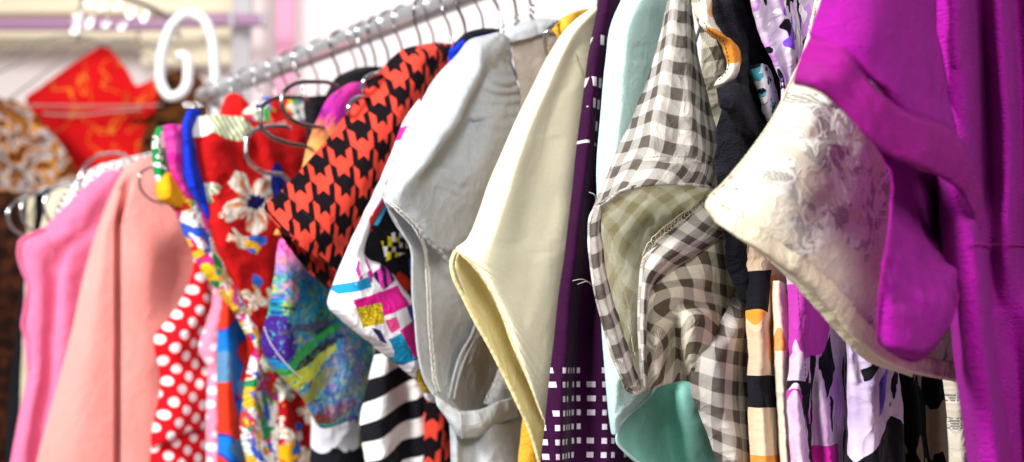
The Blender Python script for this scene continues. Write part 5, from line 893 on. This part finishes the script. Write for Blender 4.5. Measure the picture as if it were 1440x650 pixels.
# big round hanger hooks in front of the shirts
def loop_hanger(g, pts, label, r=.0016, mat='wire', group='loose hangers with big round hooks'):
    T = thing('clothes_hanger', g.at(pts[0][0], pts[0][1], 2), label, 'clothes hanger', group)
    c = curve(pts, 90); tube('hook', g.at(c[:, 0], c[:, 1], c[:, 2]), r, M[mat], T, 10)
    return T
loop_hanger(gFlor, [(420, 296, 1), (395, 246, 3.2), (372, 243, 3.4), (354, 232, 3.4), (345, 214, 3.4), (346, 196, 3.4), (356, 185, 3.4), (376, 178, 3.2), (398, 177, 3.0), (408, 181, 2.8)], 'round steel hanger hook lowest of three, over the red hibiscus shirt', r=.0024, mat='chrome')
loop_hanger(gGal, [(445, 212, -1), (428, 206, 1.8), (400, 200, 2.2), (378, 190, 2.4), (366, 172, 2.4), (366, 155, 2.4), (377, 143, 2.2), (396, 137, 2.0), (420, 137, 1.4), (432, 142, .6)], 'round steel hanger hook middle of three, left of the black strap', r=.0022)
loop_hanger(gGal, [(470, 180, -1), (448, 179, 1.6), (424, 175, 2.2), (405, 164, 2.4), (396, 146, 2.4), (399, 130, 2.4), (412, 119, 2.2), (432, 115, 2.0), (455, 115, 1.4), (474, 121, .6)], 'round steel hanger hook highest of three, beside the feather print shoulder', r=.0022)
loop_hanger(gHound, [(494, 170, -1), (490, 158, .8), (491, 148, 1), (500, 139, 1), (512, 136, .6), (530, 140, -1)], 'bright hanger hook half hidden at the lower houndstooth shoulder edge', mat='chrome', r=.0024)
loop_hanger(gHound, [(514, 135, -1), (510, 124, .8), (513, 112, 1), (522, 106, 1), (534, 104, .4), (545, 108, -1)], 'bright hanger hook half hidden at the upper houndstooth shoulder edge', mat='chrome', r=.0024)
loop_hanger(gMust, [(770, 75, -.5), (767, 60, .6), (768, 47, .9), (775, 38, 1.0), (784, 32, .8), (794, 32, .2)], 'thin chrome hanger hook between grey blouse and mustard knit', mat='chrome', r=.0022)
loop_hanger(gPolka, [(240, 288, .5), (226, 286, 3.2), (208, 278, 3.6), (197, 262, 3.6), (196, 248, 3.6), (205, 238, 3.4), (222, 234, 3), (240, 236, 1)], 'chrome hanger hook lying over the top of the peach dress', mat='chrome', r=.0018)
loop_hanger(gDot, [(108, 300, -.5), (114, 270, 2.4), (112, 250, 2.6), (118, 236, 2.6), (132, 222, 2.6), (152, 216, 2.4), (172, 217, 2), (182, 226, .4)], 'chrome hanger hook standing over the pin dot blouse', mat='chrome', r=.0020)
loop_hanger(gCr, [(96, 322, 0), (78, 318, 1.8), (66, 304, 2), (62, 286, 2), (68, 272, 2), (84, 263, 1.8), (104, 258, 1), (116, 260, 0)], 'chrome hanger hook nearest the cream blouse, third from the left edge', mat='chrome', r=.0020)
loop_hanger(gBr, [(66, 330, 0), (46, 324, 1.8), (32, 308, 2), (30, 290, 2), (40, 277, 2), (60, 266, 1.6), (84, 260, 0)], 'chrome hanger hook second from the left edge', mat='chrome', r=.0020)
loop_hanger(gBr, [(50, 336, -1), (30, 330, 1.8), (14, 316, 2), (11, 298, 2), (22, 284, 2), (44, 275, 1.4), (66, 268, 0)], 'chrome hanger hook at the far left edge', mat='chrome', r=.0020)
# ================================================================== behind: red and brown garments on wire hangers, wall, second rail
T = thing('dress', gB.at(140, 150), 'bright red dress with gold lines on a wire hanger, in the background', 'dress')
sheet('body', gB, [[(140, 66, 0), (146, 65, .6), (152, 68, 0), (158, 72, -.6)], [(100, 92, 0), (135, 95, 1.8), (160, 95, 1), (178, 98, -.4)], [(60, 120, 0), (110, 122, 2.8), (160, 122, 1.4), (196, 124, -.4)], [(36, 142, 0), (95, 146, 3), (160, 146, 1.4), (240, 140, -.4)], [(48, 160, .4), (100, 165, 3), (165, 165, 1.2), (235, 160, -.4)],
    [(66, 195, .4), (110, 200, 2.6), (160, 200, .8), (212, 196, -.4)], [(90, 228, .2), (125, 235, 1.8), (165, 238, .8), (200, 232, -.4)], [(95, 290, 0), (125, 300, 1), (165, 300, .4), (205, 300, -.4)], [(95, 800, 0), (125, 800, 1), (165, 800, .4), (205, 800, -.4)]], M['redgold'], T, wr=(2, .09), back=5, step=4)
T = thing('dress', gB.at(235, 160), 'brown leopard dress with orange bodice behind the white scroll', 'dress')
sheet('body', gB, [[(208, 118, -1), (225, 108, 0), (262, 98, .4), (285, 112, -1)], [(205, 135, -.6), (230, 130, 1.4), (262, 126, 1.4), (290, 135, -.6)], [(196, 180, -.4), (228, 180, 1.4), (260, 180, 1.2), (294, 180, -.6)], [(190, 250, -.4), (228, 250, 1.4), (260, 250, 1.2), (294, 250, -.6)], [(180, 800, -.4), (228, 800, 1.4), (260, 800, 1.2), (294, 800, -.6)]], M['brown'], T, wr=(2, .06), back=4, step=4)
sheet('bodice', gB, [[(176, 128, 2.2), (200, 118, 3), (222, 108, 2.2)], [(178, 145, 2.2), (200, 142, 3.2), (222, 136, 2.2)], [(180, 168, 2.0), (200, 168, 2.6), (218, 160, 1.8)]], M['redgold'], T, wr=(1, .05))
T = thing('dress', gB.at(40, 200), 'brown, white and gold flowered dress at the upper left edge', 'dress')
sheet('body', gB2, [[(-60, 140, -1), (0, 138, 0), (30, 145, .6), (46, 158, -.6)], [(-60, 170, -1), (0, 170, 1.4), (40, 172, 1.2), (66, 180, -.6)], [(-60, 215, -1), (10, 215, 1.8), (60, 215, 1.2), (96, 218, -.6)], [(-60, 260, -1), (10, 260, 1.2), (60, 260, 1.0), (112, 256, -.6)], [(-60, 320, -1), (10, 320, .6), (60, 320, .6), (118, 320, -.6)], [(-60, 800, -1), (10, 800, .6), (60, 800, .6), (118, 800, -.6)]], M['brownfloral'], T, wr=(3, .06), back=3, step=4)
BG = 'blurred wire hangers on the back rail'
def bg_wire(g, pts, r=.0022, mat='taupe_wire', label='thin wire hanger arm sweeping across the back wall', close=False):
    c = curve(pts, 60); o = tube('clothes_hanger', g.at(c[:, 0], c[:, 1], c[:, 2]), r, M[mat], None, 8); tag(o, label, 'clothes hanger', BG); return o
bg_wire(gB, [(-40, 100, 3), (30, 66, 3), (70, 53, 3), (105, 50, 3), (130, 55, 3), (150, 66, 3), (160, 60, 3)], label='blurred wire hanger, highest arc above the red dress')
bg_wire(gB, [(-40, 120, 4), (20, 92, 4), (70, 70, 4), (100, 58, 4), (128, 56, 4), (146, 66, 4)], label='blurred wire hanger, second arc above the red dress')
bg_wire(gB, [(10, 142, 5), (50, 112, 5), (100, 78, 5), (128, 66, 5), (142, 62, 5), (170, 62, 5), (210, 82, 5), (240, 96, 5)], label='blurred wire hanger whose arms meet at the peak of the red dress')
bg_wire(gB, [(30, 148, 6), (100, 149, 6), (160, 149, 6), (228, 148, 6)], r=.0018, mat='taupe_wire', label='straight lower bar of a wire hanger crossing the red dress')
bg_wire(gB, [(60, 160, 6), (110, 162, 6), (150, 158, 6), (200, 154, 6)], r=.002, label='thin dark hanger bar just under the straight one on the red dress')
bg_wire(gB, [(160, 58, 4), (178, 56, 4), (215, 66, 4), (260, 88, 4), (300, 100, 4)], label='blurred wire hanger arm running behind the white scroll')
bg_wire(gB, [(258, 148, 5), (275, 148, 5), (290, 147, 5)], r=.003, mat='chrome', label='short bright hanger bar right of the white scroll curl')
# back rail with hook tips
T = thing('back_rail', gB.at(150, 0), 'curved dark grey rail of the back rack at the upper left', 'rail')
c = curve([(110, -30, 5), (150, -12, 6), (190, 2, 7), (222, 16, 8), (240, 28, 9), (252, 50, 10)], 50)
tube('tube', gB.at(c[:, 0], c[:, 1], c[:, 2]), .0045, M['wire'], T, 12)
c = curve([(110, 60, 8), (109, 40, 9), (112, 20, 10), (118, -20, 12)], 20); tube('tube', gB.at(c[:, 0], c[:, 1], c[:, 2]), .003, M['chrome'], T, 12)
for (px, py) in [(125, 4), (143, 9), (165, 8), (184, 16), (203, 21), (203, 25), (109, 21), (107, 31), (105, 42), (124, 35), (149, 33), (171, 36), (127, 27), (184, 20)]:
    gg = back_plane(2.62); c = gg.at(px, py, 0); a = np.linspace(0, 2*pi*.8, 16)
    o = tube('hanger_hook', np.stack([c[0]+.006*np.sin(a), c[1]+0*a, c[2]+.008*np.cos(a)], -1), .0019, M['chrome'], None, 8)
    tag(o, 'tiny shining hook tip on the blurred back rail', 'hanger hook', 'shining hook tips of the back rail')
# wall and shelf standards
m = plain('painted_wall', hx('ECE2E2'), .8, 0, .2, .02, 3)
wall = box('wall', (0, 3.62, 1.0), ((1, 0, 0), (0, 1, 0), (0, 0, 1)), (3.2, .05, 2.2), m); tag(wall, kind='structure')
def slab(name, px0, py0, px1, py1, d, th, mat, label=None, cat=None, kind=None, parent=None):
    g = back_plane(d); a = g.at(px0, py0); b_ = g.at(px1, py1); c = (a+b_)/2; c[1] = d+th/2
    o = box(name, c, ((1, 0, 0), (0, 1, 0), (0, 0, 1)), (abs(b_[0]-a[0])/2, th/2, abs(a[2]-b_[2])/2), mat, parent, bev=.002)
    if label or kind: tag(o, label, cat, kind=kind)
    return o
pl = plain('lilac_paint', hx('A07898'), .6); plr = plain('rose_stripe', hx('E49AB8'), .6); ivory = plain('ivory_board', hx('EBDDBF'), .7); gr = plain('grey_post', hx('B4B0B4'), .5)
T = thing('shelf_beam', back_plane(3.3).at(180, 30), 'lilac pink horizontal beam on the back wall at the upper left', 'beam')
slab('beam', -400, 24, 240, 40, 3.3, .03, pl, parent=T); slab('beam', 240, 19, 366, 34, 3.3, .03, pl, parent=T); slab('end_cap', 366, 15, 371, 36, 3.29, .04, gr, parent=T)
slab('joint', 322, 15, 328, 38, 3.285, .02, gr, parent=T)
slab('upright_post', 330, -200, 338, 900, 3.38, .02, gr, 'thin grey upright post crossing the lilac beam end', 'post')
slab('wall_stripe', 392, -200, 401, 900, 3.5, .02, plr, 'narrow pink vertical strip on the back wall above the rail', 'strip')
slab('board', -500, 42, 190, 62, 3.45, .05, ivory, 'cream horizontal board just below the lilac beam', 'board')
slab('board', -500, -140, 330, 18, 3.46, .05, ivory, 'large ivory board across the wall above the lilac beam', 'board')
slab('board', 200, 40, 326, 90, 3.47, .05, ivory, 'small cream panel seen through the white scroll', 'board')
fl = plain('grey_floor', hx('8A8480'), .6, 0, .3, .05, 4)
o = box('floor', (0, 1.2, -.05), ((1, 0, 0), (0, 1, 0), (0, 0, 1)), (3.2, 3.0, .05), fl); tag(o, kind='structure')
# ================================================================== light
w = bpy.data.worlds.new('World'); SC.world = w; w.use_nodes = True
w.node_tree.nodes['Background'].inputs[0].default_value = (.93, .96, 1, 1); w.node_tree.nodes['Background'].inputs[1].default_value = .24
def area(name, loc, to, size, power, col=(1, 1, 1), sy=None):
    l = bpy.data.lights.new(name, 'AREA'); l.shape = 'RECTANGLE'; l.size = size; l.size_y = sy or size; l.energy = power; l.color = col
    o = bpy.data.objects.new(name, l); C.objects.link(o); o.location = loc
    o.rotation_euler = (Vector(to)-Vector(loc)).to_track_quat('-Z', 'Y').to_euler(); return o
area('key_lamp', (-1.55, -.25, 2.5), (.0, 1.3, 1.45), .6, 98, (1, .985, .96))
area('front_fill_light', (.35, -1.9, 2.7), (.0, 1.3, 1.4), 1.0, 86, (1, .97, .93))  # unseen fill light, added to brighten cloth that faces forward
area('wall_fill_light', (0, 2.35, 2.9), (-.2, 3.6, 1.6), 1.6, 20, (1, .97, .98))  # unseen fill light, added only to brighten the back wall
SC.view_settings.view_transform = 'Standard'; SC.view_settings.look = 'None'; SC.view_settings.exposure = 0; SC.view_settings.gamma = 1
SC.render.engine = 'CYCLES'; SC.cycles.max_bounces = 6; SC.cycles.use_denoising = True
